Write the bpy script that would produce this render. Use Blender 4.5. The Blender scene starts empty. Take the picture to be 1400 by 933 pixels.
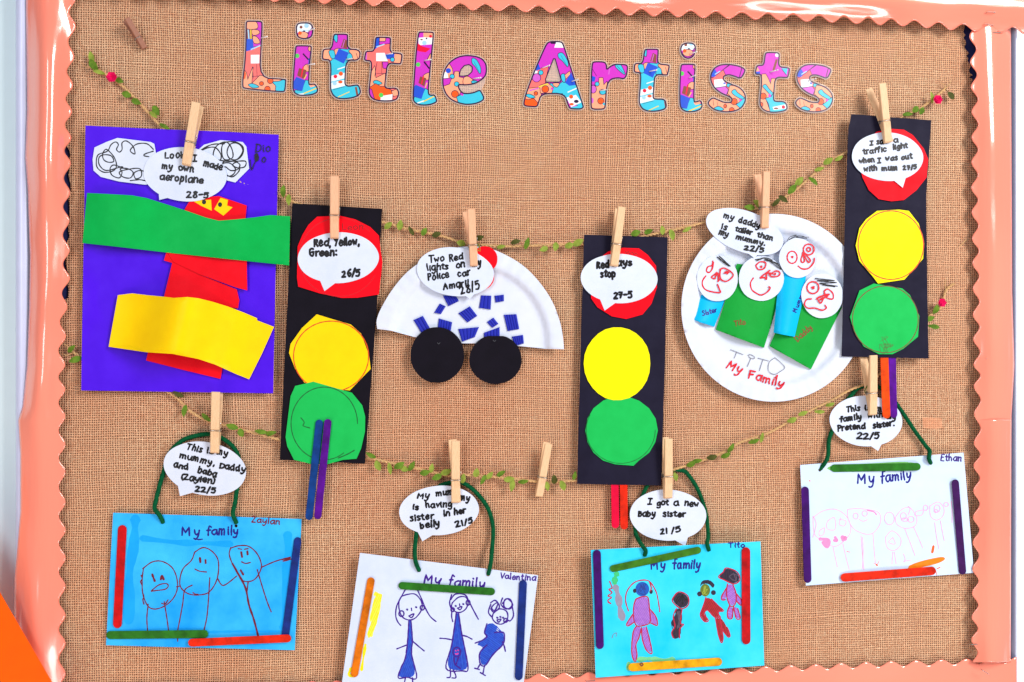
import bpy, math, random
from mathutils import Vector
from mathutils.geometry import delaunay_2d_cdt
random.seed(7)
C = bpy.context.scene.collection
sc = bpy.context.scene

# ------------------------------------------------------------------ camera
F = 1212.0                      # focal length in photo pixels (1400 wide)
DIST = 0.97
YAW = math.radians(6.0)
fw = Vector((math.sin(YAW), math.cos(YAW), 0))
rt = Vector((math.cos(YAW), -math.sin(YAW), 0))
CAM = -fw * DIST
cd = bpy.data.cameras.new('camera')
cam = bpy.data.objects.new('camera', cd); C.objects.link(cam)
cam.location = CAM
cam.rotation_euler = (math.radians(90), 0, -YAW)
cd.sensor_width = 36; cd.lens = F / 1400 * 36
cd.clip_start = 0.01; cd.clip_end = 50
sc.camera = cam

# ------------------------------------------------------------------ light
w = bpy.data.worlds.new('World'); sc.world = w; w.use_nodes = True
w.node_tree.nodes['Background'].inputs[0].default_value = (0.86, 0.92, 1.0, 1)
w.node_tree.nodes['Background'].inputs[1].default_value = 0.28
def area(name, loc, target, sx, sy, power, col):
    l = bpy.data.lights.new(name, 'AREA'); l.shape = 'RECTANGLE'; l.size = sx; l.size_y = sy
    l.energy = power; l.color = col
    o = bpy.data.objects.new(name, l); C.objects.link(o); o.location = loc
    o.rotation_euler = (Vector(target) - Vector(loc)).to_track_quat('-Z', 'Y').to_euler()
    return o
area('window_light', (1.55, -1.7, 1.05), (0.1, 0, 0.05), 0.7, 1.1, 60, (1.0, 0.96, 0.92))
area('left_fill_light', (-1.1, -2.1, 0.55), (0, 0, 0), 0.5, 1.2, 20, (0.93, 0.96, 1.0))  # weak fill lamp, added to lift the left side
area('floor_bounce_light', (-0.9, -0.9, -1.3), (-0.3, 0, -0.35), 1.0, 0.8, 12, (1.0, 0.60, 0.36))

area('border_glare_light', (0.95, -1.05, -1.0), (0.3, 0, 0.3), 1.2, 0.14, 9, (1.0, 0.95, 0.92))  # added low strip lamp that puts white glare on the top border
sc.view_settings.view_transform = 'Standard'
sc.view_settings.look = 'None'
sc.view_settings.exposure = -0.05
sc.view_settings.gamma = 1.0

# ------------------------------------------------------------------ mapping: photo plane -> board plane
def P(px, py, h=0.0):
    """point of the board (plane y=0, viewer at -y), h metres proud of it"""
    d = fw + rt * ((px - 700.0) / F) + Vector((0, 0, 1)) * ((466.5 - py) / F)
    t = (-h - CAM.y) / d.y
    return CAM + d * t
MM = 0.001
class Z:
    def __init__(s, x, y, k): s.x, s.y, s.k = x, y, k
    def __call__(s, *p):
        if len(p) == 1: return [s(*q) for q in p[0]]
        return (s.x + p[0] / s.k, s.y + p[1] / s.k)
R1 = Z(80,110,3.971); R2 = Z(80,330,3.971); R4 = Z(700,40,3.043); R5 = Z(360,230,3.732); R6 = Z(360,430,3.216)
R7 = Z(500,270,3.455); R8 = Z(770,270,4.056); R9 = Z(770,450,3.331); R10 = Z(910,230,5.185); R11 = Z(910,380,5.185)
R12 = Z(1130,100,4.058); R13 = Z(1130,300,3.332); R14 = Z(1080,480,5.185); R15 = Z(1080,600,4.444); R16 = Z(140,530,4.828)
R17 = Z(140,690,4.441); R18 = Z(460,590,4.667); R19 = Z(460,745,4.667); R20 = Z(790,590,4.911); R21 = Z(790,730,4.596)
K1 = Z(320,20,7.775); K2 = Z(430,30,7.775); K3 = Z(550,30,7.775); K4 = Z(705,45,7.775); K5 = Z(855,50,7.775); K6 = Z(960,55,7.368)

def lerp_table(tab, x):
    if x <= tab[0][0]: return tab[0][1]
    for (a, b), (c, d) in zip(tab, tab[1:]):
        if x <= c: return b + (d - b) * (x - a) / (c - a)
    return tab[-1][1]
def cr(pts, n=6, closed=False):
    m = len(pts)
    if m < 3: return list(pts)
    out = []
    rng = range(m) if closed else range(m - 1)
    for i in rng:
        if closed: p0, p1, p2, p3 = pts[i-1], pts[i], pts[(i+1) % m], pts[(i+2) % m]
        else: p0, p1, p2, p3 = pts[max(i-1,0)], pts[i], pts[i+1], pts[min(i+2,m-1)]
        for k in range(n):
            t = k / n; t2 = t*t; t3 = t2*t
            out.append(tuple(0.5*((2*p1[j]) + (-p0[j]+p2[j])*t + (2*p0[j]-5*p1[j]+4*p2[j]-p3[j])*t2 + (-p0[j]+3*p1[j]-3*p2[j]+p3[j])*t3) for j in range(len(p1))))
    if not closed: out.append(tuple(pts[-1]))
    return out
def chaikin(pts, it=2, r=0.22):
    for _ in range(it):
        o = []
        for i in range(len(pts)):
            a, b = pts[i], pts[(i+1) % len(pts)]
            o.append((a[0]+(b[0]-a[0])*r, a[1]+(b[1]-a[1])*r)); o.append((a[0]+(b[0]-a[0])*(1-r), a[1]+(b[1]-a[1])*(1-r)))
        pts = o
    return pts
def ell(cx, cy, rx, ry=None, rot=0, n=40, wob=0.0, seed=0):
    ry = rx if ry is None else ry
    c, s = math.cos(math.radians(rot)), math.sin(math.radians(rot)); r = random.Random(seed)
    ph = [r.uniform(0, 6.28) for _ in range(4)]
    o = []
    for i in range(n):
        a = 2*math.pi*i/n
        k = 1 + wob*(math.sin(3*a+ph[0]) + 0.7*math.sin(5*a+ph[1]) + 0.5*math.sin(8*a+ph[2]))
        x, y = rx*k*math.cos(a), ry*k*math.sin(a)
        o.append((cx + c*x - s*y, cy + s*x + c*y))
    return o
def ngon(pts, seed=0, step=7):      # a hand-cut round: facets with tiny nicks
    return pts

# ------------------------------------------------------------------ materials
def lin(c):
    return tuple(((v/255)/12.92 if v/255 <= 0.04045 else ((v/255+0.055)/1.055)**2.4) for v in c)
class N:
    def __init__(s, name):
        s.m = bpy.data.materials.new(name); s.m.use_nodes = True; s.t = s.m.node_tree
        s.b = s.t.nodes['Principled BSDF']; s.out = s.t.nodes['Material Output']
    def n(s, ty, **kw):
        x = s.t.nodes.new(ty)
        for k, v in kw.items(): setattr(x, k, v)
        return x
    def set(s, sock, v):
        if hasattr(v, 'is_output') or isinstance(v, bpy.types.NodeSocket): s.t.links.new(v, sock)
        elif v is not None: sock.default_value = v
    def math(s, op, a, b=None, c=None):
        x = s.n('ShaderNodeMath', operation=op); s.set(x.inputs[0], a)
        if b is not None: s.set(x.inputs[1], b)
        if c is not None: s.set(x.inputs[2], c)
        return x.outputs[0]
    def mix(s, f, a, b, blend='MIX'):
        x = s.n('ShaderNodeMix', data_type='RGBA', blend_type=blend)
        s.set(x.inputs[0], f); s.set(x.inputs[6], a); s.set(x.inputs[7], b); return x.outputs[2]
    def noise(s, scale, vec=None, detail=2, rough=0.5):
        x = s.n('ShaderNodeTexNoise'); x.inputs['Scale'].default_value = scale; x.inputs['Detail'].default_value = detail
        x.inputs['Roughness'].default_value = rough
        if vec is not None: s.t.links.new(vec, x.inputs['Vector'])
        return x.outputs['Fac']
    def obj(s): return s.n('ShaderNodeTexCoord').outputs['Object']
    def mapped(s, scale, rot=(0,0,0)):
        x = s.n('ShaderNodeMapping'); s.t.links.new(s.obj(), x.inputs['Vector']); x.inputs['Scale'].default_value = scale
        x.inputs['Rotation'].default_value = rot; return x.outputs[0]
    def ramp(s, f, a, b):
        x = s.n('ShaderNodeMapRange'); s.set(x.inputs[0], f); x.inputs[1].default_value = a; x.inputs[2].default_value = b; return x.outputs[0]
    def bump(s, h, strength, dist):
        x = s.n('ShaderNodeBump'); s.t.links.new(h, x.inputs['Height']); x.inputs['Strength'].default_value = strength
        x.inputs['Distance'].default_value = dist; s.t.links.new(x.outputs[0], s.b.inputs['Normal'])
    def fin(s, col, rough, spec=0.5):
        s.set(s.b.inputs['Base Color'], col); s.set(s.b.inputs['Roughness'], rough)
        s.b.inputs['Specular IOR Level'].default_value = spec; return s.m
def rgba(c): return (*lin(c), 1)
_m = {}
def paper(name, c, c2=None, rough=0.62, var=0.10, scale=40, spec=0.09, bump=0.10):
    if name in _m: return _m[name]
    k = N(name); c2 = c2 or tuple(v*(1-var) for v in c)
    f = k.ramp(k.noise(scale, k.obj(), 4, 0.6), 0.3, 0.72)
    f2 = k.noise(900, k.obj(), 2)
    col = k.mix(f, rgba(c), rgba(c2))
    k.bump(k.math('ADD', f2, k.math('MULTIPLY', k.noise(55, k.obj(), 2), 3.0)), bump, 0.0008)
    _m[name] = k.fin(col, k.math('ADD', k.math('MULTIPLY', f, 0.12), rough - 0.06), spec); return _m[name]
def ink(name, c, rough=0.45, var=0.15):
    if name in _m: return _m[name]
    k = N(name); f = k.noise(260, k.obj(), 3)
    _m[name] = k.fin(k.mix(f, rgba(c), rgba(tuple(v*(1-var) for v in c))), rough, 0.3); return _m[name]
def wood(name, c, c2, rough=0.55, along=(60, 60, 4)):
    if name in _m: return _m[name]
    k = N(name); v = k.mapped((along[0]*20, along[1]*20, along[2]*20))
    f = k.ramp(k.noise(1.0, v, 3, 0.6), 0.35, 0.7)
    f2 = k.noise(60, k.obj(), 2)
    col = k.mix(k.math('MULTIPLY', k.math('ADD', f, f2), 0.5), rgba(c), rgba(c2))
    k.bump(f, 0.25, 0.0004); _m[name] = k.fin(col, rough, 0.35); return _m[name]
def dyed(name, c, var=0.30, rough=0.5):         # dye-painted craft stick
    if name in _m: return _m[name]
    k = N(name); v = k.mapped((25, 25, 25)); f = k.ramp(k.noise(3.0, v, 4, 0.65), 0.32, 0.7)
    g = k.noise(900, k.obj(), 2)
    col = k.mix(f, rgba(c), rgba(tuple(v*(1-var) for v in c)))
    k.bump(g, 0.2, 0.0004); _m[name] = k.fin(col, rough, 0.12); return _m[name]

def burlap_mat():
    k = N('hessian weave'); sep = k.n('ShaderNodeSeparateXYZ'); k.t.links.new(k.obj(), sep.inputs[0])
    X, Zc = sep.outputs[0], sep.outputs[2]
    pitch = 0.00238
    wob = k.math('MULTIPLY', k.math('SUBTRACT', k.noise(7, k.obj(), 2), 0.5), 0.010)
    wob2 = k.math('MULTIPLY', k.math('SUBTRACT', k.noise(6, k.mapped((1,1,1), (0.4,1.2,0.3)), 2), 0.5), 0.010)
    fine = k.math('MULTIPLY', k.math('SUBTRACT', k.noise(170, k.obj(), 2), 0.5), 0.0013)
    fine2 = k.math('MULTIPLY', k.math('SUBTRACT', k.noise(170, k.mapped((1,1,1), (0.9,0.2,0.7)), 2), 0.5), 0.0013)
    # irregular thread widths
    irx = k.n('ShaderNodeTexNoise', noise_dimensions='1D'); irx.inputs['Scale'].default_value = 95; k.t.links.new(X, irx.inputs['W'])
    irz = k.n('ShaderNodeTexNoise', noise_dimensions='1D'); irz.inputs['Scale'].default_value = 90; k.t.links.new(Zc, irz.inputs['W'])
    u = k.math('ADD', k.math('ADD', k.math('ADD', X, wob), fine), k.math('MULTIPLY', irx.outputs[0], 0.0022))
    v = k.math('ADD', k.math('ADD', k.math('ADD', Zc, wob2), fine2), k.math('MULTIPLY', irz.outputs[0], 0.0022))
    wu = k.math('COSINE', k.math('MULTIPLY', u, 2*math.pi/pitch)); wv = k.math('COSINE', k.math('MULTIPLY', v, 2*math.pi/pitch))
    hu = k.math('COSINE', k.math('MULTIPLY', u, math.pi/pitch)); hv = k.math('COSINE', k.math('MULTIPLY', v, math.pi/pitch))
    chk = k.math('MULTIPLY', hu, hv)                       # over / under
    up = k.math('MULTIPLY_ADD', wu, 0.5, 0.5); vp = k.math('MULTIPLY_ADD', wv, 0.5, 0.5)
    height = k.math('MAXIMUM', k.math('ADD', up, k.math('MULTIPLY', chk, 0.35)), k.math('SUBTRACT', vp, k.math('MULTIPLY', chk, 0.35)))
    hole = k.math('MULTIPLY', k.math('SUBTRACT', 1.0, up), k.math('SUBTRACT', 1.0, vp))
    hole = k.ramp(hole, 0.11, 0.60)
    # thread to thread colour
    tx = k.noise(1.0, k.mapped((900, 1, 22)), 2, 0.6); tz = k.noise(1.0, k.mapped((22, 1, 900)), 2, 0.6)
    tone = k.ramp(k.math('MULTIPLY', k.math('ADD', tx, tz), 0.5), 0.30, 0.70)
    tone = k.math('ADD', k.math('MULTIPLY', tone, 0.45), k.math('MULTIPLY', k.ramp(k.noise(560, k.obj(), 2, 0.6), 0.34, 0.66), 0.55))
    thread = k.mix(tone, rgba((196, 132, 96)), rgba((255, 220, 180)))
    big = k.ramp(k.noise(5.5, k.obj(), 3), 0.3, 0.7)
    thread = k.mix(k.math('MULTIPLY', big, 0.55), thread, rgba((224, 148, 110)))
    slub = k.ramp(k.noise(1.0, k.mapped((60, 1, 700)), 2, 0.5), 0.64, 0.72)
    slub2 = k.ramp(k.noise(1.0, k.mapped((700, 1, 50)), 2, 0.5), 0.64, 0.72)
    thread = k.mix(k.math('MULTIPLY', k.math('MAXIMUM', slub, slub2), 0.35), thread, rgba((255, 230, 196)))
    col = k.mix(k.math('MULTIPLY', hole, 0.84), thread, rgba((74, 40, 28)))
    # diagonal crease where the cloth was folded: raised, slightly rubbed threads
    a, b = P(596, 303), P(832, 160); L = math.hypot(b.x-a.x, b.z-a.z); ux, uz = (b.x-a.x)/L, (b.z-a.z)/L
    dx = k.math('SUBTRACT', X, a.x); dz = k.math('SUBTRACT', Zc, a.z)
    al = k.math('ADD', k.math('MULTIPLY', dx, ux), k.math('MULTIPLY', dz, uz))
    d = k.math('ADD', k.math('ADD', k.math('MULTIPLY', dx, -uz), k.math('MULTIPLY', dz, ux)), k.math('MULTIPLY', wob, 0.25))
    cre = k.math('MULTIPLY', k.math('SUBTRACT', 1.0, k.ramp(k.math('ABSOLUTE', d), 0.0004, 0.0020)), k.math('MULTIPLY', k.ramp(al, -0.01, 0.03), k.math('SUBTRACT', 1.0, k.ramp(al, L-0.03, L+0.01))))
    col = k.mix(k.math('MULTIPLY', cre, 0.30), col, rgba((238, 180, 140)))
    k.bump(k.math('ADD', height, k.math('MULTIPLY', cre, 1.2)), 0.85, 0.0011)
    return k.fin(col, 0.9, 0.12)

def gloss_mat(name, c, c2, st=(1, 1, 1)):
    k = N(name); f = k.ramp(k.noise(4, k.obj(), 2), 0.3, 0.7)
    k.bump(k.math('ADD', k.noise(8, k.obj(), 2, 0.4), k.math('MULTIPLY', k.ramp(k.noise(1.0, k.mapped(st), 3, 0.5), 0.40, 0.75), 0.9)), 0.16, 0.004)
    m = k.fin(k.mix(f, rgba(c), rgba(c2)), 0.16, 0.5)
    k.b.inputs['Coat Weight'].default_value = 1.0; k.b.inputs['Coat Roughness'].default_value = 0.05
    return m
def plain(name, c, rough=0.5, spec=0.4, metal=0.0, sc_=60, var=0.06):
    if name in _m: return _m[name]
    k = N(name); k.b.inputs['Metallic'].default_value = metal
    _m[name] = k.fin(k.mix(k.noise(sc_, k.obj(), 3), rgba(c), rgba(tuple(v*(1-var) for v in c))), rough, spec); return _m[name]

BURLAP = burlap_mat()
SALMON = gloss_mat('salmon gloss card', (250, 134, 112), (252, 148, 124), (46, 20, 7))
SALMON_ACROSS = gloss_mat('salmon gloss card across', (250, 134, 112), (252, 148, 124), (7, 20, 46))
WALL = plain('painted wall', (224, 247, 255), 0.6, 0.3, var=0.02)
NAVY = plain('navy backing', (26, 34, 92), 0.8)
FRAME = plain('white coated frame', (206, 213, 246), 0.3, 0.5)
PURPLE = paper('violet sugar paper', (78, 20, 230), (72, 16, 220), rough=0.5)
WHITE = paper('white paper', (214, 224, 244), (203, 215, 238), rough=0.55)
WHITE2 = paper('white card', (208, 222, 247), (196, 212, 242), rough=0.5)
GREEN = paper('green paper', (4, 176, 78), (2, 164, 70), rough=0.5)
GREEN2 = paper('bright green paper', (30, 188, 88), (24, 178, 80), rough=0.5)
GRASS = paper('grass green paper', (22, 158, 60), (18, 148, 52), rough=0.5)
RED = paper('red paper', (242, 6, 30), (232, 4, 26), rough=0.5)
YEL = paper('golden yellow paper', (250, 212, 6), (244, 202, 4), rough=0.45)
YEL2 = paper('lemon yellow paper', (246, 240, 10), (240, 232, 6), rough=0.45)
BLACK = paper('black sugar paper', (19, 15, 27), (14, 11, 21), rough=0.6, bump=0.15)
BLACK2 = paper('faded black sugar paper', (31, 29, 50), (25, 23, 42), rough=0.6, bump=0.15)
BLUEC = paper('blue corrugated card', (40, 50, 176), (34, 42, 160), rough=0.5)
CYAN = paper('cyan paper', (10, 186, 244), (8, 176, 236), rough=0.4)
SKY = paper('washed blue paper', (66, 198, 255), (6, 150, 246), rough=0.4, scale=14)
AQUA = paper('aqua paper', (70, 220, 255), (4, 194, 246), rough=0.4, scale=16)
PALE = paper('pale blue card', (206, 228, 255), (198, 220, 252), rough=0.45)
PLATE = paper('white plate card', (216, 224, 241), (208, 217, 237), rough=0.42)
INK = ink('black marker', (14, 12, 18)); PENCIL = ink('pencil', (120, 120, 130)); NAVYI = ink('navy marker', (24, 20, 140))
REDI = ink('red marker', (226, 18, 42)); MAROON = ink('maroon felt pen', (112, 22, 44)); BROWNI = ink('brown felt pen', (130, 70, 30))
PURI = ink('violet felt pen', (66, 20, 150)); PINKI = ink('pink felt pen', (248, 182, 226)); ORI = ink('orange felt pen', (226, 84, 14))
DKRED = ink('dark red pen', (140, 10, 22)); DKGREEN = ink('dark green pen', (18, 96, 46)); GREYI = ink('grey crayon', (70, 72, 80))
PEGW = wood('peg beech wood', (240, 206, 166), (214, 170, 126)); PEGP = wood('peg pinkish wood', (238, 190, 154), (214, 158, 120))
PEGD = wood('small peg shaded brown wood', (164, 112, 90), (136, 88, 70))  # brown darkened: the small peg's shade is put into its wood colour
STEEL = plain('steel wire', (190, 186, 180), 0.3, 0.5, 1.0)
TWINE = wood('jute twine', (226, 186, 134), (184, 140, 92), 0.9, (120, 120, 40))
PIPE = paper('green chenille', (6, 92, 54), (4, 68, 40), rough=0.95, spec=0.1, scale=300)
LEAF = [paper('leaf green', (108, 142, 44), (74, 106, 32), rough=0.6, scale=200), paper('leaf lime', (150, 168, 70), (112, 132, 48), rough=0.6, scale=200), paper('leaf olive', (84, 88, 40), (62, 66, 30), rough=0.6, scale=200)]
BUD = paper('pink bud', (240, 30, 110), (220, 14, 90), rough=0.6, scale=300)
ORANGE = paper('orange card', (255, 96, 10), (250, 90, 8), rough=0.4)

# ------------------------------------------------------------------ object helpers
def tag(o, label=None, cat=None, group=None, kind=None):
    for k, v in (('label', label), ('category', cat), ('group', group), ('kind', kind)):
        if v: o[k] = v
    return o
def thing(name, label, cat, loc, group=None):
    o = bpy.data.objects.new(name, None); o.empty_display_size = 0.01; C.objects.link(o); o.location = loc
    return tag(o, label, cat, group)
def absloc(o):
    v = Vector(o.location)
    while o.parent: o = o.parent; v += o.location
    return v
def mk(name, V, Fc, mats, parent=None, mi=None, smooth=None, loc=None):
    """one mesh object from world-space vertices"""
    if not isinstance(mats, (list, tuple)): mats = [mats]
    if parent is not None: base = absloc(parent); off = Vector((0, 0, 0)) if loc is None else Vector(loc) - base
    else: base = Vector((0, 0, 0)); off = Vector(loc) if loc is not None else Vector((0, 0, 0))
    o0 = base + off
    me = bpy.data.meshes.new(name)
    me.from_pydata([tuple(Vector(v) - o0) for v in V], [], Fc)
    for m in mats: me.materials.append(m)
    if mi:
        me.polygons.foreach_set('material_index', mi)
    if smooth is True: me.polygons.foreach_set('use_smooth', [True]*len(Fc))
    elif smooth: me.polygons.foreach_set('use_smooth', smooth)
    me.update()
    o = bpy.data.objects.new(name, me); C.objects.link(o); o.location = off if parent is not None else o0
    if parent is not None: o.parent = parent
    return o
def centre(poly, h):
    xs = [p[0] for p in poly]; ys = [p[1] for p in poly]
    return P((min(xs)+max(xs))/2, (min(ys)+max(ys))/2, h)
def ccw(p):
    a = sum(p[i-1][0]*p[i][1] - p[i][0]*p[i-1][1] for i in range(len(p)))
    return p if a > 0 else p[::-1]
def inside(pt, poly):
    x, y = pt; r = False; j = len(poly)-1
    for i in range(len(poly)):
        xi, yi = poly[i]; xj, yj = poly[j]
        if (yi > y) != (yj > y) and x < (xj-xi)*(y-yi)/(yj-yi)+xi: r = not r
        j = i
    return r
def sheet(name, polys, mats, h, parent=None, thick=0.3*MM, layers=(), holes=(), grid=None, hfun=None, loc=None, jag=0.0):
    """flat or curled card: union of polys, coloured by layers [(poly, material index)], cut by holes"""
    if polys and not isinstance(polys[0], list): polys = [polys]
    if not isinstance(mats, (list, tuple)): mats = [mats]
    ox, oy = polys[0][0]
    V = []; Fs = []; kinds = []
    def add(poly, kind):
        q = ccw([(p[0]-ox, -(p[1]-oy)) for p in poly])
        s = len(V); V.extend(Vector(p) for p in q); Fs.append(list(range(s, s+len(q)))); kinds.append(kind)
    for p in polys: add(p, ('b', 0))
    for p, m in layers: add(p, ('l', m))
    for p in holes: add(p, ('h', 0))
    if grid:
        xs = [p[0] for q in polys for p in q]; ys = [p[1] for q in polys for p in q]
        gx = min(xs)
        while gx < max(xs):
            gy = min(ys)
            while gy < max(ys):
                t = (gx + random.uniform(-.2, .2)*grid, gy + random.uniform(-.2, .2)*grid)
                if any(inside(t, q) for q in polys): V.append(Vector((t[0]-ox, -(t[1]-oy))))
                gy += grid
            gx += grid
    ov, oe, of, _, _, oid = delaunay_2d_cdt(V, [], Fs, 1, 1e-3, True)
    tri = []; mi = []
    for f, ids in zip(of, oid):
        ks = [kinds[i] for i in ids]
        if not any(k[0] == 'b' for k in ks) or any(k[0] == 'h' for k in ks): continue
        ls = [i for i in ids if kinds[i][0] == 'l']
        tri.append(list(f)); mi.append(kinds[max(ls)][1] if ls else 0)
    used = sorted({i for f in tri for i in f}); rem = {v: i for i, v in enumerate(used)}
    pts = [(ov[i][0]+ox, -ov[i][1]+oy) for i in used]; tri = [[rem[i] for i in f] for f in tri]
    hh = [h + (hfun(*p) if hfun else 0) for p in pts]
    n = len(pts)
    W = [P(p[0], p[1], a) for p, a in zip(pts, hh)] + [P(p[0], p[1], a-thick) for p, a in zip(pts, hh)]
    Fc = list(tri) + [[i+n for i in f[::-1]] for f in tri]; mm = mi + [0]*len(tri)
    sm = [bool(hfun)]*len(Fc)
    es = {}
    for f in tri:
        for i in range(3): es[(f[i], f[(i+1) % 3])] = 1
    for (a, b) in list(es):
        if (b, a) not in es:
            s = len(W); W += [W[a], W[b], W[b+n], W[a+n]]; Fc.append([s+3, s+2, s+1, s]); mm.append(0); sm.append(False)
    return mk(name, W, Fc, mats, parent, mm, sm, loc=loc or (centre(polys[0], h) if parent is None else None))
_inkn = [0]
def strokes(name, lines, h, mat, width, parent=None, wob=0.12, smooth=True, hfun=None, loc=None, mats=None, mi=None):
    """marker lines lying on paper: each a ribbon with round ends; lines: list of point lists (photo px)"""
    V = []; Fc = []; MI = []; r = random.Random(len(lines)*13 + int(abs(lines[0][0][0])*7))
    lift = 0.0
    for li, pts in enumerate(lines):
        wd = width[li] if isinstance(width, (list, tuple)) else width
        m = mi[li] if mi else 0
        p = cr(pts, 5) if smooth and len(pts) > 2 else list(pts)
        q = [p[0]]
        for a in p[1:]:
            d = math.hypot(a[0]-q[-1][0], a[1]-q[-1][1])
            if d < 1e-4: continue
            k = max(1, int(d / max(1.2, wd*0.8)))
            b = q[-1]
            for j in range(1, k+1): q.append((b[0]+(a[0]-b[0])*j/k, b[1]+(a[1]-b[1])*j/k))
        if len(q) < 2: q.append((q[0][0]+0.3, q[0][1]+0.1))
        L = []; Rr = []
        ph = r.uniform(0, 9)
        for i, a in enumerate(q):
            b0 = q[max(0, i-1)]; b1 = q[min(len(q)-1, i+1)]
            tx, ty = b1[0]-b0[0], b1[1]-b0[1]; d = math.hypot(tx, ty) or 1; tx /= d; ty /= d
            ww = wd/2*(1 + wob*math.sin(i*0.9+ph) + wob*r.uniform(-.5, .5))
            L.append((a[0]+ty*ww, a[1]-tx*ww)); Rr.append((a[0]-ty*ww, a[1]+tx*ww))
        def add(pt):
            V.append(P(pt[0], pt[1], h + lift + (hfun(*pt) if hfun else 0))); return len(V)-1
        s0 = None
        for i in range(len(q)):
            lift += 1.2e-7
            a, b = add(L[i]), add(Rr[i])
            if s0: Fc.append([s0[1], b, a, s0[0]]); MI.append(m)
            s0 = (a, b)
        for e, sgn in ((0, -1), (len(q)-1, 1)):
            lift += 1e-6
            o = q[e]; n_ = q[1] if e == 0 else q[-2]
            ang = math.atan2(o[1]-n_[1], o[0]-n_[0]); ww = wd/2
            c = [add((o[0]+ww*math.cos(ang+t), o[1]+ww*math.sin(ang+t))) for t in (-1.57, -1.05, -.52, 0, .52, 1.05, 1.57)]
            Fc.append(c[::-1]); MI.append(m)
        lift += 1.5e-6
    return mk(name, V, Fc, mats or mat, parent, MI, None, loc=loc)

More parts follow.
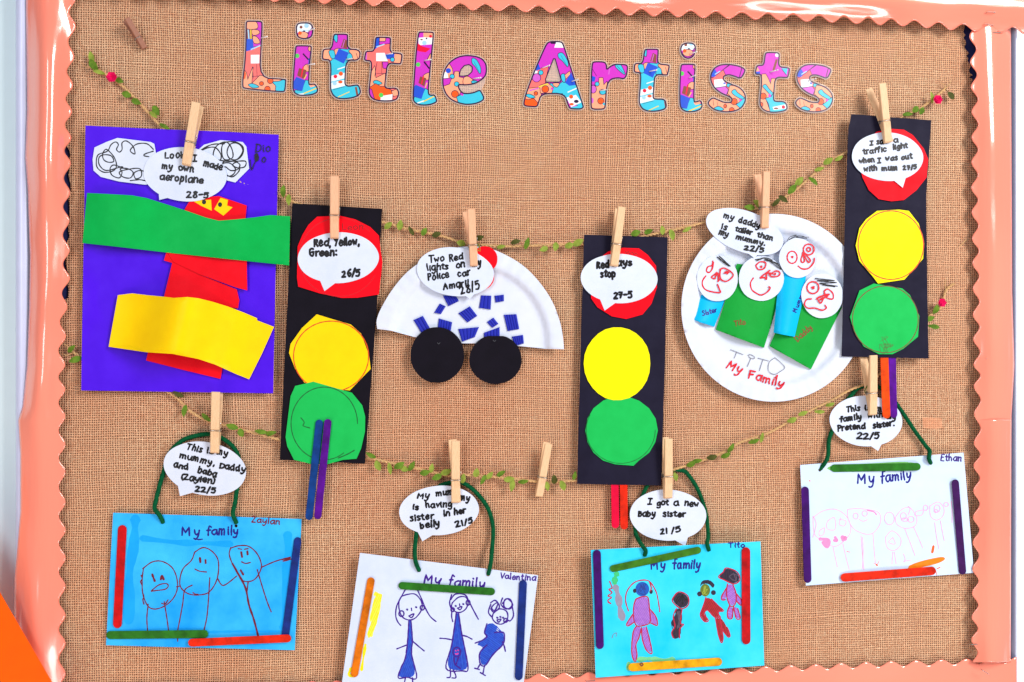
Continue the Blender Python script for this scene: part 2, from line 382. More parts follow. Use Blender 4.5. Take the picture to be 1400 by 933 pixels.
# ------------------------------------------------------------------ handwriting
G = {
'a': (.95, "0.78,0.9 0.5,1 0.15,0.75 0.1,0.3 0.35,0 0.65,0.2 0.8,0.7;0.8,1 0.78,0.4 0.88,0"),
'b': (.92, "0.12,1.75 0.1,0.9 0.1,0;0.1,0.5 0.35,0.95 0.7,0.85 0.78,0.4 0.5,0.02 0.1,0.1"),
'c': (.85, "0.75,0.85 0.45,1 0.15,0.7 0.12,0.3 0.4,0 0.75,0.15"),
'd': (.98, "0.75,0.8 0.45,0.98 0.12,0.65 0.12,0.25 0.4,0 0.72,0.3;0.8,1.75 0.78,0.9 0.84,0"),
'e': (.88, "0.12,0.5 0.7,0.55 0.68,0.9 0.4,1 0.12,0.65 0.15,0.2 0.45,0 0.78,0.18"),
'f': (.72, "0.75,1.6 0.5,1.75 0.35,1.4 0.32,0.5 0.3,-0.05;0.05,0.9 0.65,0.95"),
'g': (.95, "0.75,0.85 0.45,1 0.12,0.65 0.2,0.2 0.5,0.15 0.75,0.6;0.78,1 0.78,0.2 0.7,-0.5 0.4,-0.75 0.1,-0.55"),
'h': (.92, "0.12,1.75 0.1,0.8 0.1,0;0.1,0.5 0.4,0.95 0.7,0.8 0.75,0.3 0.78,0"),
'i': (.42, "0.15,1 0.15,0.4 0.2,0;0.17,1.42 0.2,1.36"),
'k': (.85, "0.12,1.75 0.1,0.8 0.1,0;!0.7,0.95 0.15,0.45;!0.3,0.55 0.75,0"),
'l': (.42, "0.15,1.75 0.14,0.8 0.2,0"),
'm': (1.22, "0.1,1 0.1,0.5 0.08,0;0.1,0.6 0.35,0.98 0.55,0.8 0.55,0;0.55,0.6 0.8,0.98 1.02,0.8 1.02,0.3 1.07,0"),
'n': (.92, "0.1,1 0.1,0.5 0.1,0;0.1,0.55 0.4,0.98 0.68,0.8 0.7,0.3 0.77,0"),
'o': (.9, "0.45,1 0.15,0.75 0.12,0.3 0.42,0 0.75,0.3 0.72,0.75 0.45,1"),
'p': (.9, "0.1,1 0.1,0.2 0.08,-0.75;0.1,0.6 0.4,0.98 0.72,0.75 0.68,0.25 0.4,0.02 0.1,0.2"),
'r': (.68, "0.1,1 0.1,0.5 0.1,0;0.1,0.5 0.3,0.9 0.6,0.98"),
's': (.75, "0.62,0.88 0.35,1 0.12,0.78 0.4,0.52 0.62,0.25 0.4,0 0.08,0.1"),
't': (.68, "0.3,1.5 0.28,0.8 0.3,0.15 0.55,0.02;0.02,1.0 0.58,1.02"),
'u': (.92, "0.1,1 0.1,0.4 0.3,0.02 0.6,0.2 0.72,0.7;0.75,1 0.74,0.4 0.82,0"),
'v': (.75, "!0.05,1 0.35,0.02 0.7,1"),
'w': (1.1, "!0.08,1 0.28,0.02 0.52,0.75 0.78,0.02 1.0,1"),
'y': (.9, "0.1,1 0.15,0.45 0.4,0.25 0.7,0.6;0.78,1 0.72,0.3 0.55,-0.4 0.25,-0.75 0.05,-0.6"),
'A': (1.05, "!0.05,0 0.5,1.6 0.95,0;!0.2,0.6 0.8,0.6"),
'B': (.95, "!0.1,1.6 0.1,0;0.1,1.6 0.6,1.5 0.65,1.05 0.15,0.85 0.7,0.75 0.8,0.25 0.5,0 0.1,0.02"),
'D': (1.0, "!0.12,1.6 0.1,0;0.05,1.6 0.6,1.5 0.9,0.9 0.7,0.25 0.1,0"),
'E': (.92, "!0.8,1.6 0.1,1.6 0.1,0 0.8,0;!0.1,0.85 0.65,0.85"),
'F': (.95, "!0.15,1.6 0.1,0;!0.05,1.6 0.95,1.65;!0.1,0.85 0.75,0.9"),
'G': (1.0, "0.85,1.4 0.5,1.6 0.15,1.1 0.15,0.4 0.5,0 0.85,0.3 0.85,0.75;!0.5,0.75 0.95,0.75"),
'I': (.68, "!0.3,1.5 0.3,0;!0.05,1.5 0.55,1.5;!0.05,0 0.55,0"),
'L': (.85, "!0.12,1.6 0.1,0 0.75,0.05"),
'M': (1.28, "!0.08,0 0.12,1.6 0.55,0.5 1.0,1.6 1.08,0"),
'P': (.85, "!0.1,1.6 0.1,0;0.08,1.6 0.6,1.5 0.75,1.1 0.5,0.75 0.1,0.75"),
'R': (.95, "!0.1,1.6 0.1,0;0.08,1.6 0.6,1.5 0.75,1.1 0.5,0.8 0.1,0.78;!0.35,0.75 0.85,0"),
'S': (.9, "0.8,1.35 0.5,1.6 0.15,1.3 0.5,0.85 0.8,0.4 0.45,0 0.08,0.2"),
'T': (1.02, "!0.5,1.6 0.48,0;!0.02,1.6 1.0,1.6"),
'V': (.9, "!0.05,1.6 0.45,0 0.9,1.6"),
'Y': (.95, "!0.05,1.6 0.45,0.85;!0.95,1.65 0.3,0"),
'Z': (.9, "0.1,1.4 0.45,1.6 0.7,1.3 0.1,0.05;!0.1,0.05 0.85,0.05"),
'(': (.55, "0.5,1.75 0.2,1.1 0.2,0.3 0.5,-0.2"), ')': (.55, "0.05,1.75 0.35,1.1 0.35,0.3 0.05,-0.2"),
'1': (.42, "!0.2,1.4 0.2,0"), '2': (.9, "0.1,1.15 0.4,1.4 0.7,1.1 0.5,0.6 0.1,0.05;!0.1,0.04 0.8,0.04"),
'5': (.9, "!0.75,1.4 0.2,1.4 0.15,0.8;0.15,0.8 0.5,0.9 0.75,0.5 0.5,0.05 0.1,0.1"),
'6': (.85, "0.6,1.4 0.2,0.9 0.12,0.35 0.4,0 0.7,0.3 0.5,0.65 0.15,0.45"),
'7': (.85, "!0.1,1.4 0.75,1.4 0.35,0;!0.2,0.7 0.65,0.7"),
'8': (.85, "0.65,1.2 0.4,1.4 0.15,1.1 0.6,0.6 0.65,0.2 0.4,0 0.12,0.25 0.3,0.65 0.65,1.2"),
'/': (.6, "!0.5,1.6 0.05,-0.2"), '-': (.7, "!0.08,0.65 0.6,0.68"), ',': (.4, "0.2,0.1 0.1,-0.35"), '.': (.4, "0.15,0.08 0.2,0.02"), ':': (.4, "0.15,0.1 0.2,0.04;0.17,0.85 0.2,0.8"), ' ': (.5, ""),
}
ASC = [0.95]          # how tall capitals and ascenders stand
def glyphs(text, a, b, xh, seed=0, jit=0.09):
    """strokes of text on the baseline a->b (photo px), x-height xh px"""
    r = random.Random(seed + len(text)*31 + int(a[0]))
    tot = sum(G[c][0] for c in text) - 0.1
    dx, dy = b[0]-a[0], b[1]-a[1]; L = math.hypot(dx, dy); ux, uy = dx/L, dy/L; vx, vy = uy, -ux
    kx = L / tot; out = []; cur = 0
    for c in text:
        adv, s = G[c]; oy = r.uniform(-jit, jit); sk = r.uniform(-jit, jit)*1.8 + 0.08; ks = 1 + r.uniform(-jit, jit)*1.4; kw = r.uniform(0.74, 0.92)
        for st in s.split(';'):
            if not st: continue
            corner = st[0] == '!'
            pts = []
            for t in st.lstrip('!').split():
                x, y = map(float, t.split(',')); y = 1+(y-1)*ASC[0] if y > 1 else (y*0.75 if y < 0 else y); x = x*kw + r.uniform(-.035, .035); y = y*ks + oy + r.uniform(-.035, .035)
                X = (cur + x + sk*y*xh/kx*0.6)*kx; Y = y*xh
                pts.append((a[0]+ux*X+vx*Y, a[1]+uy*X+vy*Y))
            out.append(pts if corner else cr(pts, 5))
        cur += adv
    return out
def write(parent, words, h, mat, width, xh, name='writing', hfun=None, jit=0.09):
    ls = []
    for i, (t, a, b, *k) in enumerate(words): ls += glyphs(t, a, b, k[0] if k else xh, i, jit)
    return strokes(name, ls, h, mat, width, parent, smooth=False, hfun=hfun)

# ================================================================== SETTING
def box(name, a, b, mat, parent=None, bev=0.0):
    x0, y0, z0 = a; x1, y1, z1 = b
    V = [(x0,y0,z0),(x1,y0,z0),(x1,y1,z0),(x0,y1,z0),(x0,y0,z1),(x1,y0,z1),(x1,y1,z1),(x0,y1,z1)]
    Fc = [(0,1,5,4),(1,2,6,5),(2,3,7,6),(3,0,4,7),(4,5,6,7),(3,2,1,0)]
    o = mk(name, V, Fc, mat, parent, loc=((x0+x1)/2, (y0+y1)/2, (z0+z1)/2) if parent is None else None)
    if bev:
        md = o.modifiers.new('bevel', 'BEVEL'); md.width = bev; md.segments = 4
    return o
tag(box('wall', (-1.6, 0.022, -1.2), (1.8, 0.08, 1.2), WALL), kind='structure')

board = thing('noticeboard', 'large noticeboard covered in tan woven hessian with white metal edging', 'noticeboard', (0, 0, 0))
xl, xr = P(30, 466, 0).x, P(1386, 466, 0).x
zt, zb = P(700, -38, 0).z, P(700, 975, 0).z
box('backing_panel', (xl, 0.003, zb), (xr, 0.020, zt), NAVY, board)
fl0, fl1 = P(23, 466, 0.004).x, P(37, 466, 0.004).x
def frame_bar(x0, x1, hh):
    V = []; Fc = []; n = 10
    for k in range(n+1):
        a = math.pi*k/n; x = (x0+x1)/2 - (x1-x0)/2*math.cos(a); y = 0.0215 - (hh+0.0215)*(math.sin(a)**0.6)
        V += [(x, y, zb-0.02), (x, y, zt+0.02)]
    for k in range(n): Fc.append((2*k, 2*k+2, 2*k+3, 2*k+1))
    return mk('edging_bar', V, Fc, FRAME, board, smooth=True)
frame_bar(P(17, 466, 0).x, P(45, 466, 0).x, 0.0042)
frame_bar(P(1383.5, 466, 0).x, P(1390, 466, 0).x, 0.004)
for z0, z1 in ((zt, zt+0.014), (zb-0.014, zb)): box('edging_bar', (fl1, -0.004, z0), (P(1383, 466, 0).x, 0.0215, z1), FRAME, board, 0.002)
bur = [(55,-30),(1330,-30),(1319,36),(1321,60),(1324,80),(1326,100),(1331,118),(1345,135),(1352,300),(1352,700),(1350,950),(60,960),(60,420),(93,408),(93,340),(95,290),(95,230),(93,195),(60,180)]
def ripple(x, y):
    r = 0.0005*math.sin(x*0.021+y*0.006)+0.0004*math.sin(y*0.017-x*0.01+1)
    # a diagonal pressed crease in the cloth
    d = ((x-600)*(165-300) - (y-300)*(820-600)) / math.hypot(220, 135)
    if 560 < x < 840: r += 0.0011*math.exp(-(d/3.0)**2)
    return r
bur2 = []
for i in range(len(bur)):
    a, b = bur[i], bur[(i+1) % len(bur)]
    bur2.append(a)
    if a[0] > 1300 and a[1] < 130 and b[1] < 140 or a[0] < 100 and 190 < a[1] < 410 and b[1] > 190:
        n = 6
        for k in range(1, n): bur2.append((a[0]+(b[0]-a[0])*k/n+random.uniform(-3.2, 3.2), a[1]+(b[1]-a[1])*k/n))
sheet('hessian_cover', [bur2], BURLAP, 0.0, board, thick=0.8*MM, grid=15, hfun=ripple)

# ---------------------------------------------------------------- scalloped border strips
def strip(label, horiz, t0, t1, outer, inner, peaks, amp, sgn, prof, h0, seed, endcap=False):
    """outer/inner: tables t->coordinate of the two edges (inner at the scallop tips); sgn: direction from inner edge outwards"""
    r = random.Random(seed); ph = [r.uniform(0, 6) for _ in range(6)]
    idx = [(p, i) for i, p in enumerate(peaks)]
    per = (peaks[-1]-peaks[0])/(len(peaks)-1)
    def phase(t):
        if t < peaks[0]: return (t-peaks[0])/per
        if t > peaks[-1]: return len(peaks)-1 + (t-peaks[-1])/per
        return lerp_table(idx, t)
    NU = 22; V = []; Fc = []; t = t0; rows = 0
    while t <= t1 + 1e-6:
        o = lerp_table(outer, t); i_ = lerp_table(inner, t); c = math.cos(2*math.pi*phase(t))
        e = i_ + sgn*amp*(0.5-0.5*c)**1.0
        B = prof['B']*(1 + 0.35*math.sin(t*0.006+ph[0]) + 0.22*math.sin(t*0.017+ph[1]) + 0.1*math.sin(t*0.041+ph[2]))
        Lf = prof['lift']*(1 + 0.4*math.sin(t*0.011+ph[3])) + prof.get('curl', 0.0)*c*0.5
        sh = prof.get('skew', 0.0) + 0.10*math.sin(t*0.009+ph[4])
        for k in range(NU+1):
            u = k/NU
            x = o + (e-o)*u
            q = min(1, max(0, (x-o)/(i_-o)))
            uu = min(1, max(0, q + sh*q*(1-q)))
            hh = h0 + 0.002 + B*math.sin(math.pi*uu)**1.3 + Lf*uu**3
            V.append(P(x, t, hh) if not horiz else P(t, x, hh))
        rows += 1; t += 2.0
    W = NU+1
    flip = horiz
    for a in range(rows-1):
        for k in range(NU):
            f = [a*W+k, (a+1)*W+k, (a+1)*W+k+1, a*W+k+1]
            Fc.append(f)
    o = mk('scalloped_border', V, Fc, SALMON_ACROSS if horiz else SALMON, smooth=True, loc=V[len(V)//2])
    me = o.data
    if sum(p.normal.y*p.area for p in me.polygons) > 0: me.flip_normals()
    md = o.modifiers.new('card', 'SOLIDIFY'); md.thickness = 0.0005; md.offset = -1
    return tag(o, label, 'border trim', 'scalloped trim round the noticeboard')
pk = [36-38.5,36,78,117,153,189,223.5,264,301.5,342,381,420,460,499,532.5,569.5,608,645,687,725,763,802,842,880,922]
strip('glossy salmon scalloped border strip running down the left edge of the board', False, -60, 990,
      [(-60,35),(150,37),(215,34.5),(260,38),(350,41),(420,40),(500,37),(555,31),(575,25),(620,28),(700,28),(790,20),(990,18)],
      [(-60,104),(36,103.5),(150,98.5),(225,97),(300,95),(381,95.5),(420,92),(480,89),(990,90)], pk, 9, -1,
      dict(B=0.013, lift=0.002, skew=0.35), 0.003, 1)
pr = [50,85,119,153,188,222,257,290.6,326.6,360,395,430.6,464,499,528,566,606,637,671,707.5,742,778,811,844,875,910]
inner_r = [(0,1324),(85,1326.5),(153,1328.5),(257,1328),(395,1330),(430,1330),(500,1331),(560,1332),(640,1331),(742,1330),(880,1328),(990,1327)]
strip('upper piece of glossy salmon scalloped border on the right edge', False, 34, 584, [(0,1382),(400,1384),(500,1387),(570,1383)], inner_r, pr, 8.5, 1,
      dict(B=0.007, lift=0.0035, skew=0.2), 0.003, 2)
strip('lower piece of glossy salmon border on the right edge with long white glare', False, 574, 907, [(570,1383),(700,1382.5),(912,1382)], inner_r, pr, 8.5, 1,
      dict(B=0.010, lift=0.003, skew=0.3), 0.0045, 3)
pt = [613-34*k for k in range(17, 0, -1)] + [613,646,681,718.6,754,790,826,860,894,927,961.5,996,1033,1066,1103,1137,1171,1203,1234,1267,1300,1334,1368,1402,1436]
strip('glossy salmon scalloped border strip along the top edge of the board', True, 40, 1432, [(40,-78),(700,-58),(1440,-30)], [(40,-11.5),(646,14.5),(1033,27.5),(1137,31.5),(1234,36.5),(1300,41.5),(1400,47.5),(1440,49)], pt, 9, -1,
      dict(B=0.012, lift=0.002, skew=0.35), 0.0075, 4)
pb = [737-34.5*k for k in range(19, 0, -1)] + [737+34.4*k for k in range(20)]
strip('glossy salmon scalloped border strip along the bottom edge of the board', True, 60, 1391, [(40,990),(700,985),(1440,970)], [(40,944),(737,921.5),(1055,911),(1187,905.5),(1322,901),(1391,898.5)], pb, 7, 1,
      dict(B=0.006, lift=0.002, skew=0.35), 0.0015, 5)

# orange card in the lower left corner, propped in front of the board
oc = thing('orange_card', 'bright orange card leaning across the lower left corner', 'card', P(0, 930, 0.03))
sheet('panel', [[(-90,668),(0,810),(72,934),(104,990),(-90,990)]], ORANGE, 0.030, oc, thick=2.5*MM)

# ================================================================== LETTERS
LC = [('magenta', (206, 52, 196)), ('peach', (255, 168, 132)), ('salmonp', (252, 116, 112)), ('turquoise', (60, 196, 224)), ('royal', (38, 84, 214)), ('orangep', (244, 92, 30)),
      ('whitep', (236, 244, 252)), ('outline', (44, 18, 62)), ('greenp', (84, 206, 84)), ('redp', (240, 20, 60)), ('brownp', (136, 74, 60)), ('yellowp', (236, 206, 60)), ('lilacp', (208, 96, 204)), ('paleblue', (166, 214, 244))]
LMATS = [None] + [paper('printed ' + n, c, rough=0.3, var=0.05, spec=0.25) for n, c in LC]
LI = {n: i+1 for i, (n, c) in enumerate(LC)}
k = N('clear laminate edge'); tb = k.n('ShaderNodeBsdfTransparent'); mx = k.n('ShaderNodeMixShader'); k.fin((0.90, 0.76, 0.72, 1), 0.15, 0.4)
mx.inputs[0].default_value = 0.36; k.t.links.new(tb.outputs[0], mx.inputs[1]); k.t.links.new(k.b.outputs[0], mx.inputs[2]); k.t.links.new(mx.outputs[0], k.out.inputs[0])
LMATS[0] = k.m
def ribbon_polys(poly, w, closed=True):
    """quads + joints along a closed outline: used as rim / drawn outline"""
    o = []; n = len(poly)
    for i in range(n if closed else n-1):
        a, b = poly[i], poly[(i+1) % n]; dx, dy = b[0]-a[0], b[1]-a[1]; d = math.hypot(dx, dy)
        if d < 1e-6: continue
        nx, ny = -dy/d*w/2, dx/d*w/2; ex, ey = dx/d*w*0.28, dy/d*w*0.28
        o.append([(a[0]+nx-ex, a[1]+ny-ey), (b[0]+nx+ex, b[1]+ny+ey), (b[0]-nx+ex, b[1]-ny+ey), (a[0]-nx-ex, a[1]-ny-ey)])
    return o
def line(p, q, w): return ribbon_polys([p, q], w, False)[0]
def letter(name, label, outs, pats, base, hole=None, group='printed letters of the board title', hh=1.8*MM, rimw=4.6, extra=()):
    """outs: list of traced outlines (first the body, then a dot); pats: (polygon, colour, drawn outline?)"""
    root = thing(name, label, 'letter', centre(outs[0], hh), group)
    for n, out in enumerate(outs):
        out = chaikin(out, 2)
        lay = [(out, LI[base])]
        for poly, colr, ol in pats:
            if ol: lay += [(q, LI['outline']) for q in ribbon_polys(poly, 1.7)]
            lay.append((poly, LI[colr]))
        # keep the print inside the outline: laminate shows outside it, so mask by drawing only where inside
        rim = ribbon_polys(out, rimw) + [list(q) for q in extra]
        hol = [chaikin(hole, 1, 0.1)] if hole and n == 0 else []
        edge = ribbon_polys(out, 1.8) + [q for h_ in hol for q in ribbon_polys(h_, 1.4)]
        letter_mesh('body' if n == 0 else 'dot', out, rim, lay, hol, edge, hh, root)
    return root
def letter_mesh(nm, out, rim, lay, hol, edge, hh, root):
    ox, oy = out[0]; V = []; Fs = []; kind = []
    def add(poly, k):
        q = ccw([(p[0]-ox, -(p[1]-oy)) for p in poly]); s = len(V); V.extend(Vector(p) for p in q); Fs.append(list(range(s, s+len(q)))); kind.append(k)
    add(out, 'o')
    for q in rim: add(q, 'r')
    for q in hol: add(q, 'h')
    for q, m in lay: add(q, m)
    for q in edge: add(q, 'e')
    ov, oe, of, _, _, oid = delaunay_2d_cdt(V, [], Fs, 1, 1e-3, True)
    tri = []; mi = []
    for f, ids in zip(of, oid):
        ks = [kind[i] for i in ids]
        if 'e' in ks: m = LI['outline']
        elif 'h' in ks: m = 0
        elif 'o' in ks: m = kind[max([i for i in ids if isinstance(kind[i], int)])]
        elif 'r' in ks: m = 0
        else: continue
        tri.append(list(f)); mi.append(m)
    used = sorted({i for f in tri for i in f}); rem = {v: i for i, v in enumerate(used)}
    pts = [(ov[i][0]+ox, -ov[i][1]+oy) for i in used]; tri = [[rem[i] for i in f] for f in tri]; n = len(pts)
    W = [P(p[0], p[1], hh) for p in pts]
    es = {(f[i], f[(i+1) % 3]) for f in tri for i in range(3)}
    Fc = list(tri); mm = list(mi)
    for a, b in list(es):
        if (b, a) not in es:
            s = len(W); W += [W[a], W[b], P(*pts[b], hh-0.4*MM), P(*pts[a], hh-0.4*MM)]; Fc.append([s+3, s+2, s+1, s]); mm.append(0)
    mk(nm, W, Fc, LMATS, root, mm)
def pat(K, lst):
    o = []
    for it in lst:
        ty = it[0]
        if ty == 'c': o.append((ell(*K(it[2], it[3]), it[4]/K.k, (it[5] if len(it) > 5 else it[4])/K.k, it[6] if len(it) > 6 else 0, 18), it[1], True))
        elif ty == 'd': o.append((ell(*K(it[2], it[3]), it[4]/K.k, (it[5] if len(it) > 5 else it[4])/K.k, 0, 12), it[1], False))
        elif ty == 'p': o.append((K(it[2]), it[1], True))
        elif ty == 'q': o.append((K(it[2]), it[1], False))
        elif ty == 's': o.append((cr(K(it[2]), 4, True), it[1], True))
        elif ty == 'l': o.append((line(K(*it[2]), K(*it[3]), it[4]/K.k), it[1], False))
    return o
L_out = K1([(135,80),(150,72),(285,75),(298,90),(290,280),(270,675),(545,690),(550,705),(540,805),(525,822),(330,808),(110,785),(92,765),(95,680),(118,500),(128,300),(130,100)])
letter('letter_l', 'capital L with white square and blue pot print, first letter of the title', [L_out], pat(K1, [
    ('p','magenta',[(225,60),(310,60),(300,320),(205,345),(190,200)]), ('s','peach',[(135,85),(225,78),(250,120),(235,150),(140,150)]), ('s','peach',[(195,165),(255,170),(268,195),(240,215),(200,215)]), ('s','peach',[(200,235),(245,245),(272,300),(215,302)]),
    ('q','brownp',[(132,160),(190,158),(192,262),(130,262)]), ('l','yellowp',(178,165),(180,260),12), ('l','paleblue',(150,165),(158,260),14),
    ('q','royal',[(128,260),(198,262),(213,372),(120,394)]), ('l','paleblue',(180,372),(285,328),13), ('q','whitep',[(178,430),(270,428),(268,520),(178,522)]),
    ('p','peach',[(85,560),(130,620),(145,700),(200,560),(185,740),(275,650),(560,690),(550,830),(80,790)]), ('l','outline',(198,560),(205,680),5), ('l','outline',(240,530),(245,660),5), ('l','outline',(190,660),(262,655),5),
    ('c','orangep',385,705,27), ('c','orangep',355,792,26), ('c','orangep',292,735,18), ('s','turquoise',[(155,748),(200,738),(262,770),(200,778)]), ('q','orangep',[(105,580),(128,630),(120,680),(100,690)]),
    ('s','turquoise',[(415,720),(480,712),(552,695),(548,825),(450,812),(445,760)])]), 'salmonp')
i_dot = K1([(700,92),(790,90),(825,110),(838,160),(828,225),(800,250),(740,258),(690,245),(668,215),(662,140),(675,105)])
i_stem = K1([(655,345),(670,333),(810,335),(822,350),(800,540),(792,735),(805,748),(860,738),(890,795),(882,828),(830,852),(750,860),(685,857),(642,832),(624,785),(634,620)])
def ipat(K, dx, dy): 
    return pat(Z(K.x+dx/K.k, K.y+dy/K.k, K.k), [('q','whitep',[(660,85),(820,85),(825,185),(660,195)]), ('d','paleblue',770,120,25), ('d','brownp',712,135,16), ('c','peach',735,220,52,34), ('d','outline',745,178,11), ('d','orangep',700,198,20), ('p','magenta',[(800,180),(845,130),(840,260),(780,255)]), ('l','paleblue',(700,165),(790,170),8),
     ('d','greenp',670,440,24), ('c','peach',805,365,14,24), ('l','outline',(735,420),(790,480),16), ('l','royal',(800,470),(795,530),14), ('s','peach',[(735,570),(765,535),(805,540),(795,600),(750,600)]),
     ('q','brownp',[(690,570),(770,590),(750,690),(670,650)]), ('l','redp',(735,560),(715,660),14), ('l','yellowp',(770,640),(745,685),10), ('p','turquoise',[(720,815),(760,700),(790,705),(800,760),(900,770),(890,870),(630,870),(650,805)]), ('q','royal',[(660,662),(755,700),(725,815),(625,790),(630,720)]),
     ('q','peach',[(795,750),(862,735),(870,760),(815,775)]), ('l','yellowp',(730,845),(875,785),12), ('l','whitep',(660,852),(740,845),12)])
letter('letter_i', 'lower-case i beside the capital L', [i_stem, i_dot], ipat(K1, 0, 0), 'magenta')
t1 = K2([(205,140),(225,133),(340,133),(352,148),(347,290),(485,300),(478,408),(335,405),(322,640),(328,672),(360,688),(455,670),(475,690),(490,750),(465,785),(400,808),(300,820),(230,808),(190,770),(168,710),(178,405),(95,400),(85,385),(92,305),(110,292),(185,290)])
def tpat(K): return pat(K, [('p','magenta',[(180,120),(360,120),(355,290),(250,280),(170,320)]), ('s','turquoise',[(205,145),(240,140),(238,215),(215,195)]), ('q','brownp',[(310,180),(350,200),(345,290),(280,270)]), ('l','lilacp',(320,195),(300,270),9),
    ('s','peach',[(85,295),(170,300),(180,340),(175,410),(80,405)]), ('s','peach',[(215,300),(255,285),(270,300),(225,350)]), ('p','turquoise',[(350,335),(400,340),(400,410),(345,405)]), ('s','peach',[(370,305),(490,300),(480,410),(420,405),(400,350)]), ('l','outline',(445,335),(460,395),6),
    ('s','turquoise',[(155,315),(205,310),(215,380),(180,385)]), ('q','royal',[(255,285),(365,330),(310,445),(210,395)]), ('l','whitep',(245,505),(330,478),11), ('q','whitep',[(170,575),(330,540),(330,600),(170,640)]), ('d','redp',222,582,20), ('d','orangep',280,552,23),
    ('q','whitep',[(165,650),(330,615),(325,680),(168,720)]), ('d','paleblue',215,655,22), ('d','orangep',275,640,24,16), ('l','outline',(200,722),(320,690),4), ('l','yellowp',(250,800),(370,745),9), ('l','brownp',(440,700),(455,780),22)])
letter('letter_t', 'lower-case t with blue brush pot, just right of the first i', [t1], tpat(K2), 'turquoise')
t2 = K2([(650,175),(665,165),(800,168),(808,185),(798,330),(918,340),(930,360),(918,440),(905,447),(775,435),(755,600),(745,690),(770,710),(870,705),(892,740),(892,785),(870,825),(800,843),(680,838),(620,820),(585,780),(580,720),(600,560),(610,415),(540,410),(532,395),(545,325),(560,315),(638,315)])
letter('letter_t', 'lower-case t with orange foot and white square on its crossbar', [t2], pat(K2, [
    ('q','royal',[(640,160),(690,165),(690,260),(630,300)]), ('p','magenta',[(760,160),(815,165),(800,230),(690,240),(690,210)]), ('p','peach',[(695,170),(755,170),(750,205),(692,205)]), ('l','paleblue',(660,268),(740,240),12), ('q','lilacp',[(525,320),(560,315),(555,415),(525,410)]),
    ('p','magenta',[(725,430),(780,430),(770,500),(730,490)]), ('p','peach',[(590,560),(640,470),(650,600),(750,550),(750,700),(580,700)]), ('l','outline',(665,430),(640,580),6), ('l','outline',(715,420),(715,550),5), ('l','outline',(660,550),(750,550),5),
    ('p','peach',[(845,340),(935,345),(920,450),(840,440)]), ('q','royal',[(755,340),(850,340),(845,400),(760,395)]), ('c','turquoise',828,402,20), ('q','whitep',[(655,332),(745,330),(780,420),(655,418)]),
    ('s','turquoise',[(625,640),(660,625),(715,655),(660,665)]), ('p','orangep',[(590,700),(650,660),(700,690),(750,690),(830,740),(830,850),(600,830)]), ('p','magenta',[(575,710),(605,720),(635,825),(575,790)]), ('p','peach',[(820,740),(880,715),(895,780),(840,790)]), ('q','whitep',[(705,790),(830,770),(825,830),(700,838)]), ('d','greenp',708,780,24)]), 'salmonp')
l_ = K3([(175,118),(190,110),(320,112),(332,125),(305,400),(280,640),(275,765),(300,783),(345,778),(365,835),(360,855),(300,880),(210,887),(150,872),(115,835),(118,740),(130,560),(150,300)])
letter('letter_l', 'lower-case l with red splash near its top', [l_], pat(K3, [
    ('q','whitep',[(170,170),(330,160),(320,240),(175,250)]), ('q','peach',[(225,105),(335,110),(330,170),(225,165)]), ('d','redp',300,155,16), ('d','paleblue',235,225,24), ('d','brownp',205,190,14,8), ('d','outline',258,178,9), ('q','redp',[(165,230),(215,262),(300,285),(250,325),(180,315),(150,300)]),
    ('d','greenp',168,455,23), ('l','outline',(235,430),(285,495),16), ('p','peach',[(270,400),(300,340),(305,410)]), ('s','peach',[(225,575),(285,545),(285,610),(240,610)]), ('q','brownp',[(190,580),(255,600),(235,690),(170,650)]), ('l','redp',(225,580),(205,660),13), ('l','yellowp',(262,650),(245,700),9),
    ('p','turquoise',[(200,820),(245,710),(275,730),(280,780),(380,780),(360,900),(110,890),(130,800)]), ('q','royal',[(140,668),(240,710),(205,820),(110,790),(112,720)]), ('l','yellowp',(220,850),(345,790),12), ('l','whitep',(160,865),(225,842),12)]), 'magenta')
e_ = K3([(895,520),(890,450),(850,395),(780,368),(680,358),(590,375),(510,425),(455,500),(430,590),(432,680),(460,760),(510,820),(590,860),(680,880),(780,870),(850,840),(870,810),(835,740),(820,728),(760,755),(690,765),(640,760),(605,720),(590,665),(680,672),(780,655),(850,610),(885,570)])
letter('letter_e', 'lower-case e ending the first word of the title', [e_], pat(K3, [
    ('p','peach',[(420,640),(440,540),(500,450),(530,500),(545,600),(560,530),(600,530),(600,590),(660,600),(650,690),(600,780),(620,880),(480,860)]), ('s','peach',[(655,600),(700,585),(760,630),(780,660),(660,670)]), ('q','whitep',[(440,540),(475,530),(490,600),(440,600)]), ('d','royal',490,520,28), ('c','turquoise',530,582,22), ('p','magenta',[(435,610),(520,600),(500,660),(440,680)]),
    ('c','orangep',560,768,34), ('s','turquoise',[(745,390),(790,410),(830,490),(825,550),(780,480),(745,440)]), ('l','outline',(760,420),(820,535),3), ('c','turquoise',578,662,22), ('c','turquoise',765,640,30,14), ('p','turquoise',[(580,800),(640,770),(700,765),(840,720),(890,830),(700,895),(600,870)]), ('d','magenta',638,775,14)]), 'magenta',
    K3([(605,575),(620,510),(660,465),(710,455),(745,480),(742,530),(700,570),(640,580)]), extra=[K3([(590,665),(680,672),(780,655),(850,610),(885,600),(880,650),(835,735),(760,755),(690,765),(640,760),(605,720)])])
A_ = K4([(360,95),(480,95),(505,120),(600,420),(715,770),(718,795),(690,810),(590,808),(565,790),(520,645),(270,645),(235,770),(215,788),(100,778),(85,755),(110,650),(200,410),(300,180),(330,120)])
